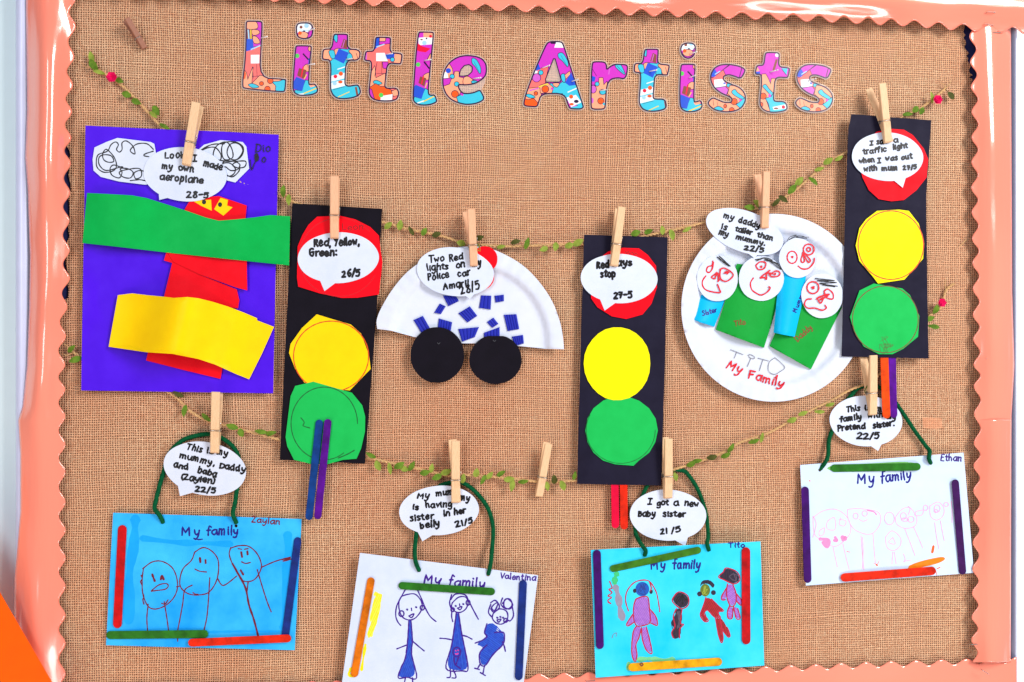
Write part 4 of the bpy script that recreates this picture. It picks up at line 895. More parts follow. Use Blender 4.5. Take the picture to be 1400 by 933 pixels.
gd = sheet('green_disc', [R13([(215,293),(345,315),(380,345),(410,410),(423,440),(417,535),(350,590),(300,615),(240,615),(170,580),(125,510),(107,445),(150,325)])], GREEN2, h1+.1*MM, tl)
strokes('drawn_circle', [ell(*R13(268,456), 150/3.332, 152/3.332, 0, 40) + [R13(418,456)]], h1+.15*MM, ink('brown pencil', (110, 84, 50)), 1.3, gd)
rr = random.Random(5)
strokes('crayon_scribble', [[R13(rr.gauss(268, 18), rr.gauss(575, 16)) for _ in range(26)]], h1+.17*MM, ink('brown crayon', (70, 130, 60)), 0.6, gd)
stick(tl, R13(261,580), R13(274,904), 38/3.332, hT3-2.2*MM, S_FLAME, 'flame orange craft stick'); stick(tl, R13(298,580), R13(306,902), 34/3.332, hT3-2.4*MM, S_VIO, 'purple craft stick')
bubble('white speech bubble about seeing a light with mum, on the right black traffic light', R12, (338,465,198,135,3), [(360,585),(423,637),(442,575)],
    [('I',(240,400),(264,398)),('saw',(278,395),(340,391)),('a',(373,385),(402,383)),('traffic',(203,450),(334,435)),('light',(370,425),(452,415)),('when',(180,502),(268,492)),('I',(283,500),(304,498)),('was',(328,489),(398,480)),('out',(415,482),(480,473)),('with',(208,547),(284,540)),('mum',(307,542),(398,537)),('27/5',(425,538),(505,532))], h1+0.9*MM, 18.5, 1.8)

# ================================================================== POLICE CAR PLATE
hp = 6.4*MM
car = thing('police_car_picture', 'half paper plate made into a police car with two black wheels and blue pieces', 'collage', P(643, 395, hp))
pcx, pcy, pR = *R7(492,690), 452/3.455
def relief(cx, cy, rx, ry, depth):
    def f(x, y):
        q = math.hypot((x-cx)/rx, (y-cy)/ry)
        t = min(1, max(0, (q-0.77)/0.08)); s = t*t*(3-2*t)
        flute = 0.00050*math.sin(math.atan2(y-cy, x-cx)*46)*min(1, max(0, (q-0.80)/0.1))
        return depth*s - 0.012*max(0, q-0.9)*0.25 + flute
    return f
half = R7([(55,622),(52,580),(75,520),(130,430),(200,350),(300,280),(400,245),(480,232),(560,235),(640,262),(740,320),(820,400),(880,490),(915,580),(930,650),(937,718)])
half = cr(half, 4) + R7([(850,716),(700,700),(520,690),(400,690),(230,660),(120,630)])
prel = relief(pcx, pcy, pR, pR, 5.2*MM)
sheet('half_plate', [half], PLATE, hp, car, thick=0.5*MM, grid=4.2, hfun=prel)
def corr(name, quad, mat, h, parent, n=4):
    """corrugated card patch: ridges run along the first side"""
    a, b, c, d = quad; NX, NY = n*8, 3; V = []; Fc = []
    for j in range(NY+1):
        for i in range(NX+1):
            u, v = i/NX, j/NY
            x = (a[0]*(1-u)+b[0]*u)*(1-v) + (d[0]*(1-u)+c[0]*u)*v; y = (a[1]*(1-u)+b[1]*u)*(1-v) + (d[1]*(1-u)+c[1]*u)*v
            V.append(P(x, y, h + 0.0009*abs(math.sin(math.pi*u*n))**0.6))
    for j in range(NY):
        for i in range(NX):
            q = j*(NX+1)+i; Fc.append([q, q+NX+1, q+NX+2, q+1])
    m = len(V); per = [i for i in range(NX+1)] + [(j*(NX+1)+NX) for j in range(1, NY+1)] + [NY*(NX+1)+i for i in range(NX-1, -1, -1)] + [j*(NX+1) for j in range(NY-1, 0, -1)]
    # side walls down to the plate
    for a_, b_ in zip(per, per[1:]+per[:1]):
        s = len(V); n0 = Vector((0, 0.0008, 0)); V += [V[a_], V[b_], V[b_]+n0, V[a_]+n0]; Fc.append([s, s+1, s+2, s+3])
    return mk(name, V, Fc, mat, parent)
for q in ([(365,465),(425,465),(440,490),(390,515)], [(350,502),(378,515),(355,552),(323,545)], [(437,548),(492,515),(527,560),(480,592)], [(545,463),(593,465),(590,530),(535,522)], [(608,465),(652,460),(653,490),(613,497)], [(572,590),(603,568),(627,598),(597,617)],
          [(652,555),(712,552),(725,622),(670,632)], [(225,580),(270,560),(303,618),(262,640)], [(345,572),(408,590),(400,640),(340,620)], [(437,622),(535,613),(515,660),(455,682)], [(558,640),(632,613),(633,670),(560,675)], [(690,658),(743,650),(747,690),(705,702)]):
    z = R7(q); cx = sum(p[0] for p in z)/4; cy = sum(p[1] for p in z)/4
    corr('blue_piece', z, BLUEC, hp + prel(cx, cy) + 0.9*MM, car, 5 if abs(q[1][0]-q[0][0]) > 50 else 3)
w1 = sheet('wheel', [ell(*R7(338,745), 127/3.455, 132/3.455, 0, 44, 0.004, 1)], BLACK, hp+3.5*MM, car, grid=7, hfun=lambda x, y: 0.0012*math.exp(-((y-505-(x-600)*(-0.12))/2.0)**2))
w2 = sheet('wheel', [[(p[0], max(p[1], R7(0,655)[1])) for p in ell(*R7(613,766), 124/3.455, 117/3.455, 0, 44, 0.004, 2)]], BLACK, hp+3.3*MM, car, grid=9, hfun=lambda x, y: 0.0004*math.sin(x*0.1))
for wh, (x, y) in ((w1, (345,690)), (w2, (608,678))): strokes('split_pin', [R7([(x-6,y-3),(x,y+3),(x+6,y-3)])], hp+5.0*MM, GREYI, 0.8, wh)
for x, y, hz in ((562,292,0.3), (546,376,0.0)): sheet('red_light', [ell(*R7(x, y), 61/3.455, 61/3.455, 0, 30, 0.008, int(x))], RED, hp+(5.4+hz)*MM, car)
bubble('white speech bubble about two red lights, pegged on the half paper plate', R7, (423,352,183,115,7), [(455,455),(492,480),(530,440)],
    [('Two',(300,310),(372,302)),('Red',(395,302),(462,292)),('lights',(290,347),(392,337)),('on',(428,336),(470,329)),('my',(505,326),(547,322)),('Police',(295,392),(397,378)),('car',(435,376),(497,366)),('Amarii',(368,437),(490,416)),('28/5',(450,460),(543,430),28)], hp+6.4*MM, 21, 1.8)

# ================================================================== FAMILY PLATE
hp = 4.4*MM
fp = thing('family_plate', 'round white paper plate with four paper people glued on it', 'collage', P(1058, 421, hp))
frel = relief(1058, 421, 126.5, 128.5, 5.4*MM)
sheet('paper_plate', [ell(1058, 421, 126.5, 128.5, 0, 90)], PLATE, hp, fp, thick=0.5*MM, grid=4.5, hfun=frel)
def blob(K, cx, cy, rx, ry, cuts=()): return ell(*K(cx, cy), rx/K.k, ry/K.k, 0, 34, 0.006, int(cx))
def body(name, poly, mat, h, axis, rad, label=None):
    """paper body; axis (a,b): line the paper is rolled round, rad: how far it bulges towards the open lower end"""
    a, b = axis; dx, dy = b[0]-a[0], b[1]-a[1]; L = math.hypot(dx, dy); nx, ny = -dy/L, dx/L
    half = max(abs((p[0]-a[0])*nx+(p[1]-a[1])*ny) for p in poly)
    def f(x, y):
        t = min(1, max(0, ((x-a[0])*dx+(y-a[1])*dy)/L/L))
        return rad*(0.30+0.70*t)*max(0, 1-min(1, abs(((x-a[0])*nx+(y-a[1])*ny)/half)**2.2))
    return sheet(name, [poly], mat, h, fp, thick=0.3*MM, grid=4, hfun=f), f, h
b_s = body('sister_body', R11([(240,120),(425,150),(385,250),(345,348),(250,318),(165,285),(200,205)]), CYAN, hp+0.6*MM, (R11(330,130), R11(255,320)), 7.5*MM)
b_t = body('child_body', R11([(505,-100),(830,-60),(800,150),(750,330),(697,497),(530,435),(355,368),(420,170)]), GRASS, hp+0.9*MM, (R11(660,-80), R11(525,430)), 6.5*MM)
b_d = body('daddy_body', R11([(930,150),(1100,60),(1250,210),(1140,430),(1030,650),(880,565),(735,485),(775,395)]), GRASS, hp+1.2*MM, (R11(1090,130), R11(880,570)), 5.0*MM)
b_m = body('mummy_body', R11([(835,-60),(998,-50),(985,110),(950,260),(915,418),(840,405),(765,390),(790,130)]), CYAN, hp+3.0*MM, (R11(912,-50), R11(842,405)), 9.0*MM)
def head(name, K, cx, cy, rx, ry, h, reds, hair, hw=1.1):
    o = sheet(name, [blob(K, cx, cy, rx, ry)], WHITE, h, fp, grid=9, hfun=lambda x, y: 0.0005*math.sin(x*.1))
    strokes('face_drawing', reds, h+0.6*MM, REDI, 1.9, o, hfun=None)
    strokes('hair_drawing', hair, h+0.6*MM, INK, hw, o)
    return o
def fill_dot(K, x, y, r): return [K(x-r*.5, y), K(x+r*.5, y-r*.3), K(x-r*.2, y+r*.5), K(x+r*.4, y+r*.4), K(x, y)]
def ring(K, x, y, rx, ry): e = ell(*K(x, y), rx/K.k, ry/K.k, 0, 14); return e + [e[0]]
hh = hp+5.6*MM
head('sister_head', R10, 367, 783, 145, 163, hh, [R10([(335,660),(330,690),(300,700),(290,730),(310,740),(330,715),(340,670)]), R10([(365,740),(340,760),(325,775),(350,785),(355,765),(370,745),(375,790),(370,805),(385,790)]), R10([(385,720),(420,710),(480,755),(440,800),(400,795),(385,760),(390,720)]), R10([(415,745),(450,740),(425,735),(440,750)]), R10([(285,765),(262,800),(265,840),(300,870),(385,883),(380,855),(368,825)])],
    [R10([(370,635),(410,670),(455,695),(400,640),(380,625),(430,670),(460,697),(395,650),(365,630)])])
head('child_head', R10, 678, 783, 160, 160, hh+0.2*MM, [R10([(640,690),(670,665),(710,672),(700,710),(660,720),(640,695)]), fill_dot(R10,678,698,10), R10([(740,755),(780,730),(810,740),(800,765),(755,770),(735,755)]), fill_dot(R10,775,750,10), R10([(740,725),(705,750),(670,780),(700,775),(715,790),(720,745),(760,750)]), R10([(622,780),(602,815),(610,860),(640,885),(678,900),(720,880),(742,850),(732,842)])],
    [R10([(635,650),(690,640),(640,660),(700,635),(760,655),(700,650),(780,675),(820,720),(740,660),(800,680),(825,715),(770,670),(700,640)])])
head('daddy_head', R11, 1110, 128, 148, 158, hh+0.4*MM, [ring(R11,1045,70,42,42), fill_dot(R11,1045,68,18), R11([(1125,95),(1150,80),(1185,110),(1185,150),(1140,140),(1125,100)]), R11([(1070,150),(1130,120),(1160,120),(1080,140),(1100,180),(1120,140),(1090,160),(1150,130)]), R11([(1035,150),(1000,155),(985,190),(1010,215),(1060,215),(1110,230),(1140,215),(1130,195)])],
    [R11([(1060,5),(1200,20),(1070,20),(1215,35),(1090,40),(1220,60),(1110,50),(1200,65)])])
head('mummy_head', R10, 935, 638, 130, 142, hh+1.6*MM, [ring(R10,897,633,35,43), fill_dot(R10,897,630,12), ring(R10,1015,577,38,38), ring(R10,1015,577,14,14), R10([(975,600),(960,650),(970,670),(985,655),(970,600),(1000,650),(1015,670),(1025,650),(980,600)]), R10([(940,695),(970,715),(1015,710),(1050,670),(1055,640)])],
    [R10([(860,520),(880,490),(930,475),(870,510),(950,480),(1000,500),(920,490),(1015,490)])], 0.8)
def bw(q, txt, a, b, xh, mat): write(q[0], [(txt, R11(*a), R11(*b))], q[2]+0.15*MM, mat, 1.4, xh/5.185, 'name_writing', hfun=q[1])
bw(b_s, 'Sister', (262,270), (367,240), 20, NAVYI); bw(b_t, 'Tito', (490,340), (568,330), 24, BROWNI); bw(b_d, 'Daddy', (938,455), (1045,355), 26, BROWNI); bw(b_m, 'Mummy', (925,248), (985,100), 17, NAVYI)
pl = [R11([(460,510),(550,545)]), R11([(505,525),(487,570)]), R11([(583,550),(600,545),(630,560),(625,575),(595,565),(590,550)]), R11([(605,570),(580,630)]), R11([(655,570),(730,590)]), R11([(690,580),(665,660)]), R11([(775,567),(735,600),(730,660),(770,685),(820,660),(845,635),(810,595),(775,567)])]
strokes('pencil_name', pl, hp+0.8*MM, PENCIL, 0.8, fp, hfun=frel)
write(fp, [('My', R11(430,632), R11(535,688), 42/5.185), ('Family', R11(585,712), R11(835,775), 36/5.185)], hp+0.95*MM, REDI, 2.2, 8, 'title_writing', hfun=frel)
bubble('white oval speech bubble about a tall daddy, tilted over the round paper plate', R10, (562,450,287,145,20), [(540,570),(628,638),(680,590)],
    [('my',(410,347),(482,372)),('daddy',(515,385),(667,427)),('is',(390,430),(437,440)),('taller',(493,445),(612,475)),('than',(648,485),(762,515)),('my',(375,470),(442,490)),('mummy.',(498,500),(705,552)),('22/5',(555,578),(700,600))], hh+1.2*MM, 25, 1.8)

# ================================================================== MY FAMILY CARDS
def pipe(parent, K, pts, hs, seed):
    r = random.Random(seed)
    d3 = cr([(*K(*p), hh) for p, hh in zip(pts, hs)], 8)
    ctr = [P(x, y, hh*MM) for x, y, hh in d3]; V = []; Fc = []
    rad = 0.0023
    tube(V, Fc, ctr, rad, 10)
    for i in range(len(ctr)-1):
        a, b = ctr[i], ctr[i+1]; L = (b-a).length; t = (b-a).normalized(); u = t.cross(Vector((0.1, 1, 0.05))).normalized(); v = t.cross(u)
        for _ in range(int(L/0.00011)):
            p = a.lerp(b, r.random()); an = r.uniform(0, 2*math.pi); d = u*math.cos(an)+v*math.sin(an)+t*r.uniform(-.5, .5)
            ln = r.uniform(0.0025, 0.0036); e = t*0.00016; s = len(V)
            V.extend([p+d*0.0012-e, p+d*0.0012+e, p+d*ln]); Fc.append([s, s+1, s+2])
    return mk('pipe_cleaner_handle', V, Fc, PIPE, parent)
def fam_card(label, K, corners, mat, holes, hC, bow=0.001):
    root = thing('family_drawing', label, 'drawing', centre(K(corners), hC), 'framed family drawings hung on pipe cleaners')
    c = K(corners); pts = []
    for i in range(4):
        a, b = c[i], c[(i+1) % 4]
        for k in range(8): pts.append((a[0]+(b[0]-a[0])*k/8, a[1]+(b[1]-a[1])*k/8))
    f = lambda x, y: bow*math.sin((x-c[0][0])*0.028+y*0.01)*0.5
    o = sheet('drawing_sheet', [pts], mat, hC, root, thick=0.4*MM, holes=[ell(*K(*q), 2.2, 2.2, 0, 14) for q in holes], grid=22, hfun=f)
    # dark ground seen through / round the punched holes: the eyelets' torn rims
    return root, f
hC = 4.2*MM
def ph(n, a=7.2, mid=4.8):
    o = [3.2, a-0.4, a-0.4] + [a-1]*1
    return o
def handle(root, K, pts, seed):
    n = len(pts); hs = []
    for i in range(n):
        e = min(i, n-1-i)
        hs.append([3.6, 7.2, 6.9, 4.8][e] if e < 4 else 4.2)
    return pipe(root, K, pts, hs, seed)
# 1 ---- washed blue card, three round people
r_, f = fam_card('blue washed family drawing of three round stick people, red, green and navy sticks', R17, [(65,50),(1210,88),(1168,885),(22,855)], SKY, [(368,108),(812,130)], hC)
hI = hC+0.07*MM
handle(r_, R16, [(402,892),(375,840),(345,800),(355,740),(385,620),(410,540),(440,440),(520,355),(610,320),(710,308),(790,335),(860,390),(900,470),(895,620),(875,760),(862,835),(885,895)], 1)
MB = ink('blue wash', (8, 128, 238)); 
strokes('paint_wash', [R17([(200,90),(190,250),(165,420),(160,700)]), R17([(240,205),(450,230),(600,235),(780,240)]), R17([(1125,190),(1130,400),(1100,740)]), R17([(650,775),(850,770),(1080,770)])], hC+.03*MM, paper('blue wash paint', (30, 170, 252), (14, 152, 246), rough=0.4, scale=30), [13, 7, 13, 3], r_, hfun=f, wob=0.3)
write(r_, [('My', R17(480,187), R17(600,190)), ('family', R17(632,185), R17(830,185))], hI, NAVYI, 2.4, 34/4.441, 'title_writing', hfun=f)
write(r_, [('Zaylan', R17(905,108), R17(1080,120))], hI, MAROON, 1.7, 22/4.441, 'name_writing', hfun=f)
thin = [R17(q) for q in ([(245,390),(300,350),(360,345),(420,380),(450,440),(455,510),(430,570),(380,615),(320,635),(275,615),(245,540),(242,450),(250,385)], [(297,525),(340,490),(385,480),(400,495),(380,515),(330,522),(297,527)], [(278,605),(270,690),(275,775)], [(375,590),(390,680),(402,768)], [(560,290),(610,262),(660,280),(700,330),(705,400),(690,470),(650,530),(600,548),(530,545),(480,510),(470,460),(490,390),(540,340),(560,290)],
    [(562,392),(590,405),(632,410)], [(545,490),(500,520),(488,600),(470,700),(457,770),(457,830)], [(652,445),(645,560),(635,680),(618,760)], [(550,535),(565,545),(580,545)], [(450,500),(472,495)], [(780,265),(830,250),(890,255),(940,300),(965,360),(960,400),(930,450),(890,468),(850,460),(815,410),(785,350),(770,300),(780,262)], [(825,268),(845,272)], [(862,272),(885,268)], [(845,348),(870,358),(898,352)], [(885,470),(878,530)], [(940,395),(965,480),(1000,590),(1025,652)], [(815,435),(735,492),(700,450)], [(970,380),(1050,345),(1140,320)],
    [(360,600),(380,605),(398,580)], [(1090,335),(1142,325),(1095,345),(1145,332)], [(235,430),(242,450),(232,470),(242,490)], [(245,540),(252,560),(246,580),(252,605)])]
fat = [R17(q) for q in ([(303,425),(310,445),(318,465)], [(355,455),(362,432),(372,455)], [(592,325),(595,350)], [(626,338),(627,355)], [(843,290),(848,318)], [(880,285),(882,303)], [(840,400),(855,425)], [(790,360),(830,430),(870,510),(890,610),(920,700),(945,795)])]
strokes('drawing', thin + fat, hI, MAROON, [1.6]*len(thin) + [2.8]*7 + [2.5], r_, hfun=f)
strokes('underline', [R17([(560,207),(582,213),(606,211)])], hI, NAVYI, 1.8, r_, hfun=f)
hs = hC+0.5*MM
stick(r_, R17(122,130), R17(90,746), 54/4.441, hs, S_RED, 'red craft stick'); stick(r_, R17(28,793), R17(638,786), 50/4.441, hs, S_GRN, 'green craft stick')
stick(r_, R17(1188,203), R17(1108,815), 46/4.441, hs, S_NAVY, 'navy craft stick'); stick(r_, R17(525,840), R17(1142,812), 48/4.441, hs+1.7*MM, S_SCAR, 'scarlet craft stick')
bubble('white speech bubble about mummy, daddy and baba, above the blue three person drawing', R16, (677,535,275,175,10), [(495,630),(512,718),(610,690)],
    [('This',(555,405),(655,430)),('is',(685,430),(735,440)),('my',(755,440),(828,455)),('mummy,',(508,462),(742,515)),('Daddy',(772,530),(942,560)),('and',(468,525),(570,542)),('baba',(628,560),(752,592)),('(Zaylen)',(515,605),(745,635)),('22/5',(610,688),(750,700))], 8.6*MM, 26, 1.9)

# 2 ---- white card, figures in blue dresses
r_, f = fam_card('white family drawing of figures in blue dresses, cut off by the frame bottom', R19, [(150,52),(1287,195),(1183,970),(28,930)], WHITE2, [(528,165),(968,192)], hC+7*MM)
h2 = hC+7*MM; hI = h2+.07*MM
def hatch(name, poly, mat, h, width, gap, ang, parent, f, seed):
    """felt-pen zigzag that fills a shape, leaving gaps"""
    rr = random.Random(seed); c, s_ = math.cos(math.radians(ang)), math.sin(math.radians(ang))
    q = [(x*c+y*s_, -x*s_+y*c) for x, y in poly]; ys = [p[1] for p in q]; y = min(ys)+gap*0.4; runs = []; sd = 0
    while y < max(ys):
        xs = sorted(q[i-1][0]+(q[i][0]-q[i-1][0])*(y-q[i-1][1])/(q[i][1]-q[i-1][1]) for i in range(len(q)) if (q[i][1] > y) != (q[i-1][1] > y))
        if len(xs) >= 2:
            a, b = xs[0]+width*.4+rr.uniform(-.6, .8), xs[-1]-width*.4+rr.uniform(-.8, .6)
            e = [(a, y+rr.uniform(-.3, .3)), (b, y+rr.uniform(-.3, .3))]
            runs += e if sd == 0 else e[::-1]; sd ^= 1
        y += gap*rr.uniform(0.75, 1.25)
    if len(runs) > 1: strokes(name, [[(x*c-y*s_, x*s_+y*c) for x, y in runs]], h, mat, width, parent, smooth=False, hfun=f, wob=0.2)
def handle2(root, K, pts, seed, up=0):
    n = len(pts); hs = []
    for i in range(n):
        e = min(i, n-1-i); hs.append([10.8+up, 14.0+up, 11.0+up, 5.2, 4.2][e] if e < 5 else 4.2)
    return pipe(root, K, pts, hs, seed)
handle2(r_, R18, [(528,889),(505,830),(500,760),(510,650),(520,540),(560,440),(650,355),(740,325),(820,335),(900,400),(960,480),(990,560),(1000,650),(990,780),(985,840),(968,913)], 2)
DB = ink('blue dress felt pen', (46, 100, 226), var=0.25)
fills = [[(462,480),(475,480),(485,610),(480,700),(510,845),(395,850),(410,790),(440,720),(455,600)], [(765,435),(780,440),(800,570),(840,785),(800,805),(700,790),(735,640)], [(960,505),(1000,500),(1030,530),(1010,560),(1065,560),(1070,600),(1060,640),(1000,700),(950,770),(920,760),(915,690),(950,650),(890,640),(930,610),(960,580),(940,570)]]
for i, q in enumerate(fills):
    z = chaikin(R19(q), 2); sheet('dress_colouring', [z], DB, h2+.05*MM, r_, thick=0.02*MM, grid=10, hfun=f)
    hatch('felt_pen_hatching', z, ink('deeper blue felt pen', (34, 72, 206), var=0.2), h2+.06*MM, 1.3, 2.3, (70, 82, 35)[i], r_, f, i)
write(r_, [('My', R19(555,240), R19(668,255)), ('family', R19(712,262), R19(948,280))], hI, PURI, 2.4, 40/4.667, 'title_writing', hfun=f)
write(r_, [('Valentina', R19(1045,215), R19(1273,230))], hI, PURI, 1.8, 23/4.667, 'name_writing', hfun=f)
def rings(K, lst): return [ring(K, *q) for q in lst]
lines = [R19(q) for q in ([(415,330),(450,318),(500,315),(535,350),(548,390),(535,430),(500,470),(460,480),(420,460),(400,410),(400,360),(415,330)], [(440,285),(415,330),(385,390),(378,450),(390,490),(410,515)], [(515,285),(545,350),(570,410),(600,460),(635,490)], [(478,405),(480,420)], [(462,455),(495,440),(480,465),(462,455)],
    [(462,480),(455,600),(440,720),(410,790),(395,850),(450,846),(512,848),(480,700),(485,610),(475,480)], [(385,665),(410,655),(448,640)], [(482,612),(520,645),(560,678)], [(440,850),(432,890),(425,930)], [(485,850),(488,890),(495,930)],
    [(740,370),(780,335),(825,335),(840,370),(825,410),(790,432),(755,425),(735,395),(740,370)], [(735,320),(722,370),(735,420),(735,460),(742,490)], [(730,350),(760,315),(820,320),(845,360),(870,410),(905,475)], [(785,378),(787,390)], [(772,405),(800,395),(790,415),(772,405)], [(765,435),(735,640),(700,790),(800,805),(840,785),(800,570),(780,440)], [(660,597),(700,600),(740,608)], [(800,578),(830,585),(865,603)], [(725,790),(728,820),(725,845),(706,848)], [(745,800),(760,830),(760,850),(738,850)],
    [(1000,440),(1040,410),(1085,425),(1092,470),(1060,505),(1020,500),(995,470),(1000,440)], [(985,380),(970,430),(990,460)], [(1120,390),(1130,450),(1110,485),(1090,480)], [(1025,480),(1050,475),(1035,495),(1025,480)], [(960,505),(945,560),(960,585),(930,610),(885,628)], [(1010,560),(1065,560),(1072,600),(1060,640),(1000,700),(950,770),(918,760),(915,690),(960,640)], [(1060,620),(1070,645),(1078,680)], [(915,765),(900,792)], [(882,788),(912,797)], [(945,770),(935,822)], [(918,816),(950,835)],
    [(985,370),(1010,355),(1030,375),(1010,420),(990,400),(1025,370),(1040,400),(1005,430),(985,410)], [(1060,340),(1050,380),(1085,410),(1120,390),(1110,350),(1075,350),(1070,395),(1105,410),(1125,380),(1090,345),(1060,375)], [(750,720),(755,760),(790,790)], [(780,715),(765,760)])]
lines += rings(R19, [(415,440,16,18), (548,402,13,15), (840,370,12,16), (742,415,11,12), (768,685,24,30), (1080,483,12,12)])
dots = [R19([(x, y), (x+3, y+2)]) for x, y in ((450,413), (507,398), (760,390), (808,378), (1025,465), (1062,465), (1045,460))]
strokes('drawing', lines + dots, hI, PURI, [1.8]*len(lines) + [2.4]*len(dots), r_, hfun=f)
strokes('baby_face_drawing', [R19([(760,675),(762,678)]), R19([(775,672),(777,675)]), R19([(760,695),(768,700),(776,693)])], hI+.05*MM, ink('hot pink pen', (230, 60, 160)), 1.6, r_, hfun=f)
hatch('yellow_hatching', R19([(248,300),(290,318),(262,460),(222,590),(198,596),(225,440)]), ink('pale yellow highlighter', (253, 250, 90)), hI-.03*MM, 3.4, 2.4, -72, r_, f, 2)
hatch('yellow_hatching', R19([(248,300),(290,318),(262,460),(222,590),(198,596),(225,440)]), ink('yellow highlighter', (250, 242, 10)), hI-.02*MM, 1.2, 2.6, -66, r_, f, 4)
strokes('yellow_scribble', [R19([(185,640),(175,700),(160,800)]), R19([(95,790),(78,828),(110,838)])], hI-.02*MM, ink('yellow highlighter', (252, 246, 20)), [3.5, 4], r_, hfun=f, wob=0.3)
hs = h2+.5*MM
stick(r_, R19(223,213), R19(112,840), 48/4.667, hs, S_ORA, 'orange craft stick'); stick(r_, R19(400,260), R19(1007,300), 48/4.667, hs, S_GRN, 'green craft stick'); stick(r_, R19(1191,230), R19(1162,860), 50/4.667, hs, S_NAVY, 'navy craft stick')
bubble('white speech bubble about a sister in a belly, above the white drawing with blue dresses', R18, (655,505,255,158,-4), [(510,625),(548,702),(625,655)],
    [('My',(515,425),(592,432)),('mum',(635,412),(750,402)),('is',(485,498),(525,500)),('having',(570,488),(742,478)),('my',(787,440),(852,442)),('sister',(470,575),(625,555)),('in',(683,540),(725,540)),('her',(752,530),(828,522)),('belly',(535,618),(662,605)),('21/5',(762,612),(876,582))], 8.6*MM, 26, 1.9)

# 3 ---- aqua card, colourful bodies
h3 = hC+9.5*MM
r_, f = fam_card('aqua family drawing of coloured-in people, plum, red and amber sticks, overlapping the bottom border', R21, [(82,102),(1148,48),(1172,828),(112,905)], AQUA, [(418,132),(822,102)], h3)
hI = h3+.07*MM
handle2(r_, R20, [(448,832),(455,800),(420,750),(390,690),(385,620),(400,520),(440,420),(470,360),(540,290),(610,260),(700,262),(740,290),(800,380),(840,480),(865,580),(875,700),(868,750),(880,798)], 3, 2.4)
write(r_, [('My', R21(458,222), R21(558,224)), ('family', R21(596,220), R21(772,220))], hI, NAVYI, 2.4, 34/4.596, 'title_writing', hfun=f)
write(r_, [('Tito', R21(948,86), R21(1052,86))], hI, NAVYI, 1.8, 20/4.596, 'name_writing', hfun=f)
def fillp(name, K, polys, mat, h, over=None):
    for i, q in enumerate(polys):
        z = chaikin(K(q), 2); sheet(name, [z], mat, h, r_, thick=0.02*MM, grid=10, hfun=f)
        if over: hatch('felt_pen_hatching', z, over, h+.01*MM, 1.0, 2.0, 60+i*17, r_, f, i)
LIL = ink('lilac felt pen', (186, 128, 226), var=0.2); FRED = ink('brick red felt pen', (196, 30, 40), var=0.25); FBLU = ink('blue felt pen', (16, 96, 206), var=0.3); FDK = ink('dark felt pen', (36, 22, 56), var=0.4); OLI = ink('olive felt pen', (110, 132, 40), var=0.3)
fillp('body_colouring', R21, [[(365,410),(400,397),(440,400),(450,470),(455,550),(430,572),(370,578),(350,520),(352,450)], [(450,470),(490,520),(500,575),(455,560)], [(350,500),(310,560),(315,580),(355,555)], [(370,580),(400,590),(385,650),(365,700),(372,760),(360,803),(340,760),(340,680),(350,610)], [(400,590),(430,585),(450,660),(466,750),(430,730),(405,660)],
    [(940,315),(975,320),(995,380),(990,440),(960,455),(935,390)], [(935,340),(905,390),(905,415),(930,415)], [(990,370),(1030,420),(1025,450),(995,420)], [(955,450),(975,470),(970,530),(945,530),(940,490)], [(978,455),(1005,470),(1020,530),(995,530)]], LIL, h3+.05*MM, ink('deeper lilac pen', (150, 92, 206)))
fillp('body_colouring', R21, [[(805,400),(840,410),(880,450),(915,485),(880,490),(890,520),(860,525),(820,490),(815,480),(790,500),(820,545),(795,550),(770,510),(790,450)], [(865,530),(890,530),(912,640),(905,685),(885,640)], [(895,520),(940,590),(957,640),(940,645),(905,590)]], FRED, h3+.05*MM, ink('deeper brick pen', (140, 14, 30)))
fillp('head_colouring', R21, [ell(405,348,44,46,0,16)], FBLU, h3+.05*MM)
fillp('head_colouring', R21, [ell(800,355,32,40,0,16)], OLI, h3+.05*MM)
fillp('dark_colouring', R21, [[(610,385),(640,365),(690,390),(695,445),(650,470),(595,425)], [(620,470),(655,470),(650,600),(640,655),(600,660),(590,610),(605,590),(580,560),(610,520)], [(915,240),(935,215),(1000,240),(1018,290),(980,315),(920,290),(885,270)], [(765,335),(780,292),(830,290),(862,320),(850,345),(825,315),(785,312)], ell(765,378,16,16,0,10), ell(852,370,16,16,0,10), ell(358,358,12,14,0,10), ell(460,365,11,14,0,10)], FDK, h3+.05*MM, ink('dusky pen', (54, 42, 62)))
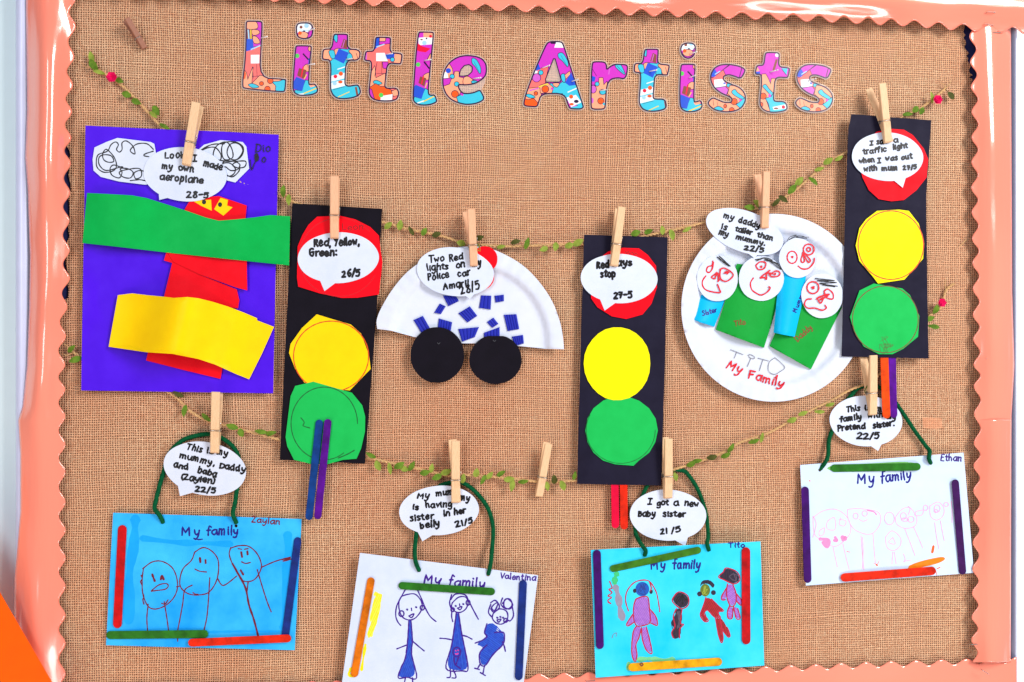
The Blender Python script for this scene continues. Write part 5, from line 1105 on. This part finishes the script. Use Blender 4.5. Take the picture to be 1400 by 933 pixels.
lines = [R21(q) for q in ([(318,485),(300,420),(310,360),(350,310),(400,292),(450,300),(490,360),(505,420),(515,490)], [(365,410),(352,450),(350,520),(370,578),(430,572),(455,550),(450,470),(440,400),(400,397),(365,410)], [(450,470),(490,520),(500,575),(455,560)], [(350,500),(310,560),(315,580),(355,555)], [(370,580),(350,610),(340,680),(340,760),(360,803),(372,760),(365,700),(385,650),(400,590)], [(400,590),(405,660),(430,730),(466,750),(450,660),(430,585)],
    [(805,400),(790,450),(770,510),(795,550),(820,545),(790,500),(815,480),(860,525),(890,520),(880,490),(915,485),(880,450),(840,410)], [(865,530),(885,640),(905,685),(912,640),(890,530)], [(895,520),(905,590),(940,645),(957,640),(940,590)], [(940,315),(935,390),(960,455),(990,440),(995,380),(975,320)], [(935,340),(905,390),(905,415),(930,415)], [(990,370),(1030,420),(1025,450),(995,420)], [(955,450),(940,490),(945,530),(970,530),(975,470)], [(978,455),(995,530),(1020,530),(1005,470)],
    [(620,470),(600,520),(610,580),(590,620),(600,655)], [(655,470),(645,560),(665,570),(640,600),(640,655)], [(200,300),(215,340),(195,350),(215,370),(190,390),(212,400),(188,420),(208,440),(190,430)], [(450,300),(462,340),(455,360)], [(915,240),(885,270),(920,290),(980,315),(1018,290),(1000,240),(935,215),(915,240)], [(610,385),(640,365),(690,390),(695,445),(650,470),(595,425),(610,385)])]
strokes('drawing', lines, hI, ink('crimson felt pen', (190, 20, 60)), 1.6, r_, hfun=f)
rr = random.Random(3)
scr = [[R21(cx+rr.uniform(-w_, w_), cy+rr.uniform(-h_, h_)) for _ in range(10)] for cx, cy, w_, h_ in ((650,415,34,38), (630,540,16,60), (965,265,40,30), (405,348,28,32), (800,355,18,24))]
SCM = [INK, ink('blue scribble pen', (30, 60, 150)), ink('grey scribble', (90, 80, 100)), ink('olive scribble', (160, 180, 60))]
for q, m_ in zip(scr, (0, 2, 2, 1, 3)): strokes('scribble', [q], hI+.02*MM, SCM[m_], 1.0, r_, hfun=f)
for q, w_, c_ in (([(245,252),(235,275),(232,305)], 7, 'green'), ([(238,335),(255,400),(265,470),(280,530)], 8, 'mauve'), ([(385,790),(450,785),(520,795),(600,790)], 6, 'lime'), ([(320,815),(318,850)], 5, 'lime'), ([(215,655),(225,630),(245,625),(240,645)], 1.2, 'grey')):
    strokes('paint_smear', [R21(q)], hI-.02*MM, ink(c_ + ' paint', dict(green=(60,206,130), mauve=(150,150,176), lime=(120,216,150), grey=(110,150,170))[c_]), w_, r_, hfun=f, wob=0.35)
hs = h3+.5*MM
stick(r_, R21(119,106), R21(139,720), 50/4.596, hs, S_PUR, 'plum craft stick'); stick(r_, R21(206,222), R21(770,100), 45/4.596, hs, S_GRN2, 'green craft stick'); stick(r_, R21(1056,90), R21(1058,690), 54/4.596, hs, S_RED, 'red craft stick')
stick(r_, R21(322,840), R21(902,803), 52/4.596, hs, S_AMB, 'amber craft stick')
strokes('knot', [R21([(390,820),(400,813),(410,822),(400,830),(393,822)])], hs+1.7*MM, BROWNI, 2.0, r_)
bubble('white speech bubble about a new baby sister, above the aqua drawing', R20, (605,563,257,172,2), [(635,720),(722,772),(745,690)],
    [('I',(468,490),(497,490)),('got',(530,500),(610,492)),('a',(645,497),(682,495)),('new',(715,497),(812,508)),('Baby',(405,572),(520,570)),('sister',(572,572),(725,572)),('21',(555,690),(602,685)),('/5',(628,682),(695,668))], 8.6*MM, 26, 1.9)

# 4 ---- pale card, pink figures
h4 = hC+2*MM
r_, f = fam_card('pale blue-white family drawing in faint pink pen, purple sticks at both sides', R15, [(62,160),(1055,85),(1118,815),(97,893)], PALE, [(182,190),(855,150)], h4, 0.0025)
hI = h4+.07*MM
def handle3(root, K, pts, seed):
    n = len(pts); hs = []
    for i in range(n):
        e = min(i, n-1-i); hs.append([5.6, 9.0, 8.0, 4.6][e] if e < 4 else 4.0)
    return pipe(root, K, pts, hs, seed)
handle3(r_, R14, [(212,840),(250,790),(270,740),(275,640),(300,560),(340,440),(430,320),(490,260),(560,245),(640,260),(720,330),(800,440),(880,560),(960,670),(990,710),(985,760),(997,795)], 4)
write(r_, [('My', R15(408,270), R15(520,272)), ('family', R15(552,267), R15(740,243))], hI, NAVYI, 2.4, 40/4.444, 'title_writing', hfun=f)
write(r_, [('Ethan', R15(915,133), R15(1045,137))], hI, ink('violet navy pen', (62, 30, 130)), 1.9, 23/4.444, 'name_writing', hfun=f)
lines = [R15(q) for q in ([(140,480),(200,440),(280,430),(350,480),(370,560),(330,620),(270,655),(200,620),(150,580),(140,480)], [(230,500),(270,480),(275,550),(230,550),(222,520),(240,490)], [(300,490),(340,500),(330,530),(300,520),(310,480)], [(210,540),(180,560),(180,590),(205,580),(210,545)], [(262,660),(275,720),(288,780)], [(322,640),(340,720),(360,795)],
    [(350,430),(400,425),(470,430),(540,450),(550,510),(510,570),(460,580),(390,550),(355,490),(350,430)], [(420,490),(445,502),(470,492)], [(432,590),(440,700),(450,795)], [(442,600),(445,700),(440,790)], [(505,580),(512,680),(520,760)], [(580,600),(620,560),(670,600),(670,650),(630,680),(590,660),(580,600)], [(625,600),(600,630),(640,640),(625,600)], [(625,690),(620,760)], [(635,690),(645,760)],
    [(640,480),(680,430),(730,420),(770,480),(760,530),(700,545),(650,520),(640,480)], [(698,548),(730,630),(760,710)], [(750,535),(780,600),(808,665)], [(775,440),(810,435),(800,465),(760,465),(770,440)], [(850,410),(900,385),(935,420),(930,470),(890,495),(855,470),(850,410)], [(880,510),(890,590),(905,670)], [(915,500),(925,560),(938,620)], [(980,380),(985,450),(985,510)], [(690,700),(700,730),(695,750)], [(690,745),(735,738)], [(140,470),(160,520),(140,600)], [(720,410),(730,430),(720,460)])]
lines += rings(R15, [(400,470,15,18), (455,455,16,16), (605,485,30,38), (690,470,18,20), (735,490,20,18), (895,425,18,22), (825,420,14,16), (950,400,14,12), (888,440,12,10), (700,492,22,10)])
strokes('drawing', lines, hI, PINKI, 0.95, r_, hfun=f)
strokes('pink_colouring', [R15([(185,610),(235,620),(228,655),(200,630),(232,640)]), R15([(275,600),(285,620),(270,618)]), R15([(320,600),(335,605),(325,612)]), R15([(470,435),(510,445),(525,462)])], hI+.01*MM, ink('rose felt pen', (250, 150, 208)), [5, 4, 6, 1.8], r_, hfun=f)
strokes('paint_speck', [R15([(872,655),(865,690)]), R15([(500,755),(530,762),(542,742)]), R15([(525,765),(530,770)]), R15([(118,255),(122,258)]), R15([(345,685),(365,690)]), R15([(885,800),(893,828)]), R15([(895,790),(912,782)])], hI, ink('orange paint', (250, 110, 40)), [3.2, 0.7, 2, 1.3, 0.8, 1, 1.2], r_, hfun=f)
fillp('orange_paint', R15, [[(690,788),(760,755),(830,735),(930,715),(948,732),(900,760),(740,795)]], ink('amber paint', (255, 140, 10), var=0.2), h4+.05*MM)
fillp('green_paint', R15, [[(218,180),(260,160),(500,150),(690,138),(780,150),(780,165),(500,172),(260,200)]], ink('pale green paint', (140, 222, 120), var=0.25), h4+.05*MM)
hs = h4+.9*MM
stick(r_, R15(252,180), R15(790,170), 47/4.444, hs, S_GRN, 'green craft stick'); stick(r_, R15(91,296), R15(108,872), 47/4.444, hs, S_PUR, 'purple craft stick'); stick(r_, R15(1003,252), R15(1050,822), 45/4.444, hs, S_PLUM, 'plum craft stick'); stick(r_, R15(313,845), R15(882,802), 52/4.444, hs, S_SCAR, 'scarlet craft stick')
bubble('white speech bubble about a pretend sister, above the pink pen drawing', R14, (540,497,258,180,3), [(545,655),(625,710),(660,640)],
    [('This',(402,432),(498,420)),('is',(530,420),(570,420)),('my',(610,425),(690,425)),('family',(355,505),(512,482)),('with',(553,475),(662,470)),('my',(690,482),(752,482)),('Pretend',(340,568),(537,548)),('sister.',(590,548),(742,528)),('22/5',(472,622),(638,620),32)], 7.6*MM, 26, 1.9)

# ================================================================== PEGS
def jaw(name, prof, wd, mat, parent):
    """wooden half: profile (z, y_outer, y_inner) swept across its width with softened edges"""
    V = []; Fc = []; n = len(prof)
    xs = [(-wd/2, 0.0006), (-wd/2+0.0006, 0.0), (wd/2-0.0006, 0.0), (wd/2, 0.0006)]
    for x, ins in xs:
        for z, yo, yi in prof:
            s = 1 if yo < yi else -1
            V += [(x, yo + s*ins, z), (x, yi - s*ins, z)]
    for k in range(3):
        for i in range(n-1):
            a = k*2*n+2*i; b = a+2*n
            Fc += [[a, b, b+2, a+2], [a+1, a+3, b+3, b+1]]
        a = k*2*n; b = a+2*n; Fc.append([a, a+1, b+1, b]); a += 2*(n-1); b = a+2*n; Fc.append([a, b, b+1, a+1])
    for k in (0, 3):
        for i in range(n-1):
            a = k*2*n+2*i; Fc.append([a, a+2, a+3, a+1] if k == 0 else [a, a+1, a+3, a+2])
    me = bpy.data.meshes.new(name); me.from_pydata(V, [], Fc); me.materials.append(mat)
    import bmesh
    bm = bmesh.new(); bm.from_mesh(me); bmesh.ops.recalc_face_normals(bm, faces=bm.faces); bm.to_mesh(me); bm.free()
    o = bpy.data.objects.new(name, me); C.objects.link(o); o.parent = parent; return o
def make_peg(mat):
    root = bpy.data.objects.new('clothes_peg', None); root.empty_display_size = 0.01; C.objects.link(root)
    f = [(-0.0255,-0.0028,-0.0004),(-0.024,-0.0042,-0.0002),(-0.014,-0.0058,-0.0002),(-0.0014,-0.0074,-0.0004),(-0.0010,-0.0066,-0.0004),(0.0010,-0.0066,-0.0008),(0.0014,-0.0076,-0.001),(0.012,-0.0084,-0.0028),(0.030,-0.0102,-0.0062),(0.0425,-0.0112,-0.0082),(0.0435,-0.0106,-0.0088)]
    b = [(z, -yo*0.52+0.0, -yi*0.5) for z, yo, yi in f]
    jaw('wooden_jaw', f, 0.0094, mat, root); jaw('wooden_jaw', b, 0.0094, mat, root)
    V = []; Fc = []
    # coil between the jaws, one loop over the front groove, short wire tails along the sides
    coil = [Vector((-0.0058+0.0116*i/80, -0.0012+0.0021*math.sin(i*0.785), 0.0021*math.cos(i*0.785))) for i in range(81)]
    tube(V, Fc, coil, 0.00042, 5)
    tube(V, Fc, [Vector((-0.0058, 0.001, 0.001)), Vector((-0.0056, -0.0066, 0)), Vector((-0.0046, -0.0071, 0)), Vector((0.0046, -0.0071, 0)), Vector((0.0056, -0.0066, 0)), Vector((0.0058, 0.001, 0.001))], 0.00042, 6)
    tube(V, Fc, [Vector((0.0056, -0.001, 0.0018)), Vector((0.0057, -0.0035, 0.005)), Vector((0.0056, -0.0055, 0.009))], 0.00042, 5)
    me = bpy.data.meshes.new('spring'); me.from_pydata([tuple(v) for v in V], [], Fc); me.materials.append(STEEL); me.polygons.foreach_set('use_smooth', [True]*len(Fc))
    o = bpy.data.objects.new('spring', me); C.objects.link(o); o.parent = root
    return root
def copy_tree(o):
    c = o.copy(); C.objects.link(c)
    for ch in [x for x in o.children]:
        d = ch.copy(); C.objects.link(d); d.parent = c
    return c
PG = 'wooden clothes pegs on the garlands'
def place_peg(root, top, bot, gap, label, back=0.0, twist=0.0):
    a = P(*top, gap+0.010); b = P(*bot, gap+0.004); d = a-b
    piv = b.lerp(a, 0.0255/0.069)
    root.location = Vector((piv.x, -gap, piv.z))
    # keep the pivot on the same sight line at its own depth
    th = math.atan2(d.x, d.z); s = math.hypot(d.x, d.z)/0.069
    root.scale = (s, 1, s); root.rotation_euler = (0, th, twist)
    root['label'] = label; root['category'] = 'clothes peg'; root['group'] = PG
    kids = [c for c in root.children if c.name.startswith('wooden_jaw')]
    if back: kids[1].rotation_euler = (0, back, 0)
    return root
proto = make_peg(PEGW)
pegs = [((268,140),(254,226),10.6,'peg clipping the violet aeroplane sheet',0,0), ((457,241),(457,326),11.4,'pinkish wooden peg on the black traffic light beside the violet sheet',0,0), ((644,286),(648,364),13.3,'peg clipping the half plate police car, its back leg showing',-0.13,0), ((850,283),(840,364),11.4,'leaning peg on the middle black traffic light',0,0), ((1048,235),(1046,312),12.0,'peg clipping the round family plate',-0.12,0), ((1206,114),(1215,195),14.2,'peg nearest the title, on the highest traffic light',-0.20,0),
    ((295,536),(293,620),9.6,'peg just under the violet sheet, above the blue drawing',0,0), ((623,603),(623,688),9.6,'peg holding the bubble about a sister in a belly',-0.07,0), ((750,607),(737,680),4.5,'spare peg holding nothing on the lower garland',0.0,0), ((914,600),(914,682),9.6,'peg beside the bottom of the middle traffic light',0,0), ((1194,486),(1194,568),12.4,'peg beside the orange and purple sticks',-0.10,0)]
for i, (t, b, g, lab, bk, tw) in enumerate(pegs):
    o = proto if i == 0 else copy_tree(proto)
    place_peg(o, t, b, g*MM, lab, bk, tw)
    if i in (1, 2, 4):
        for c in o.children:
            if c.name.startswith('wooden_jaw'):
                c.data = c.data.copy(); c.data.materials[0] = PEGP
# the small loose peg at the top left, fastened sideways to the cloth
mini = make_peg(PEGD)
place_peg(mini, (168,25), (196,64), 5*MM, 'small peg in shade-darkened brown, stuck on the bare cloth at the top left', 0)
mini.scale = (0.62, 0.62, mini.scale[2]); mini.rotation_euler = (0, mini.rotation_euler[1], 0.5)
mini['group'] = PG

# ================================================================== PINS AND STAPLES
def make_pin():
    V = []; Fc = []; root = bpy.data.objects.new('pin', None); root.empty_display_size = 0.005; C.objects.link(root)
    def part(n, V, Fc, m):
        me = bpy.data.meshes.new(n); me.from_pydata([tuple(v) for v in V], [], Fc); me.materials.append(m); me.polygons.foreach_set('use_smooth', [True]*len(Fc))
        o = bpy.data.objects.new(n, me); C.objects.link(o); o.parent = root
    tube(V, Fc, [Vector((0, 0.001, 0)), Vector((0.0045, -0.0022, 0)), Vector((0.0082, -0.0046, 0))], 0.00062, 6); part('shaft', V, Fc, plain('white plastic', (246, 246, 250), 0.25, 0.6))
    V = []; Fc = []; tube(V, Fc, [Vector((0.0080, -0.0045, 0)), Vector((0.0085, -0.0049, 0)), Vector((0.0092, -0.0053, 0))], lambda t: 0.0010*(1-0.4*t), 8); part('head', V, Fc, _m['white plastic'])
    return root
pin0 = make_pin()
for i, (a, b, lab) in enumerate([(K1(285,248), K1(360,243), 'white pin at the edge of the capital L'), (K1(795,170), K1(860,156), 'white pin through the dot of the first i'), (K1(780,533), K1(862,533), 'white pin through the stem of the first i'), (K2(335,398), K2(405,398), 'white pin under the crossbar of the blue pot t beside the first i'), (K2(765,343), K2(832,343), 'white pin on the crossbar of the orange footed t'), (K3(235,408), K3(308,408), 'white pin on the red splash letter l'), (K3(755,602), K3(838,600), 'white pin on the letter e'), (K4(285,372), K4(362,352), 'white pin on the left leg of the capital A'), (K4(598,514), K4(664,500), 'white pin on the right leg of the capital A'),
    (K4(898,612), K4(960,612), 'white pin on the letter r'), (K5(256,370), K5(332,362), 'white pin on the blue pot of the t after the r'), (K5(685,182), K5(758,170), 'white pin through the dot of the second i'), (K5(680,437), K5(738,420), 'white pin through the stem of the second i'), (K6(688,320), K6(758,306), 'white pin on the magenta crossbar of the last t'), (K6(1070,408), K6(1140,392), 'white pin-shaped glint added on the last letter s')]):  # the last entry is a glint on the s, shaped as a pin
    o = pin0 if i == 0 else copy_tree(pin0)
    A, B = P(*a, 0.003), P(*b, 0.006); o.location = A; o.rotation_euler = (0, -math.atan2(B.z-A.z, B.x-A.x), 0); s = math.hypot(B.x-A.x, B.z-A.z)/0.0092; o.scale = (s, 1, 1)
    tag(o, lab, 'pin', 'pins fastening the title letters')
def staple_mesh():
    V = []; Fc = []; tube(V, Fc, [Vector((-0.005, 0.002, 0)), Vector((-0.005, -0.0006, 0)), Vector((0.005, -0.0006, 0)), Vector((0.005, 0.002, 0))], 0.00045, 5)
    me = bpy.data.meshes.new('staple'); me.from_pydata([tuple(v) for v in V], [], Fc); me.materials.append(STEEL); return me
sm = staple_mesh()
for x, y, ang, hh, lab in ((1355, 17, 0, 19, 'staple near the top edge in the upper right corner'), (1352, 34, -8, 15, 'staple just above the end of the right border'), (1362, 45, 2, 12, 'staple on the right border just below its top end'), (1353, 490, 0, 13, 'staple halfway down the right border above its joint'), (1332, 881, 2, 11.5, 'staple near the foot of the right border'), (1347, 919, -32, 18, 'slanted staple in the lower right corner'), (807, 931, 0, 18, 'staple in the bottom border under the aqua drawing')):
    o = bpy.data.objects.new('staple', sm); C.objects.link(o); o.location = P(x, y, hh*MM); o.rotation_euler = (0, math.radians(-ang), 0)
    tag(o, lab, 'staple', 'staples in the border')

# a patch of tape and a loose fibre on the bare cloth
k = N('clear tape'); tb = k.n('ShaderNodeBsdfTransparent'); mx = k.n('ShaderNodeMixShader'); k.fin(rgba((250, 178, 136)), 0.3, 0.4)
mx.inputs[0].default_value = 0.22; k.t.links.new(tb.outputs[0], mx.inputs[1]); k.t.links.new(k.b.outputs[0], mx.inputs[2]); k.t.links.new(mx.outputs[0], k.out.inputs[0])
tag(sheet('tape_patch', [R14([(940,472),(1075,478),(1080,545),(1040,555),(945,548)])], k.m, 1.6*MM, thick=0.1*MM), 'small peach tape patch on bare cloth, right of the pretend sister bubble', 'tape')
V = []; Fc = []; tube(V, Fc, [P(1312, 337, .0015), P(1316, 333, .003), P(1321, 328, .0035)], 0.0005, 5)
tag(mk('loose_thread', V, Fc, TWINE, loc=P(1316, 333, .003)), 'short pale loose thread on the cloth beside the upper right border', 'thread')
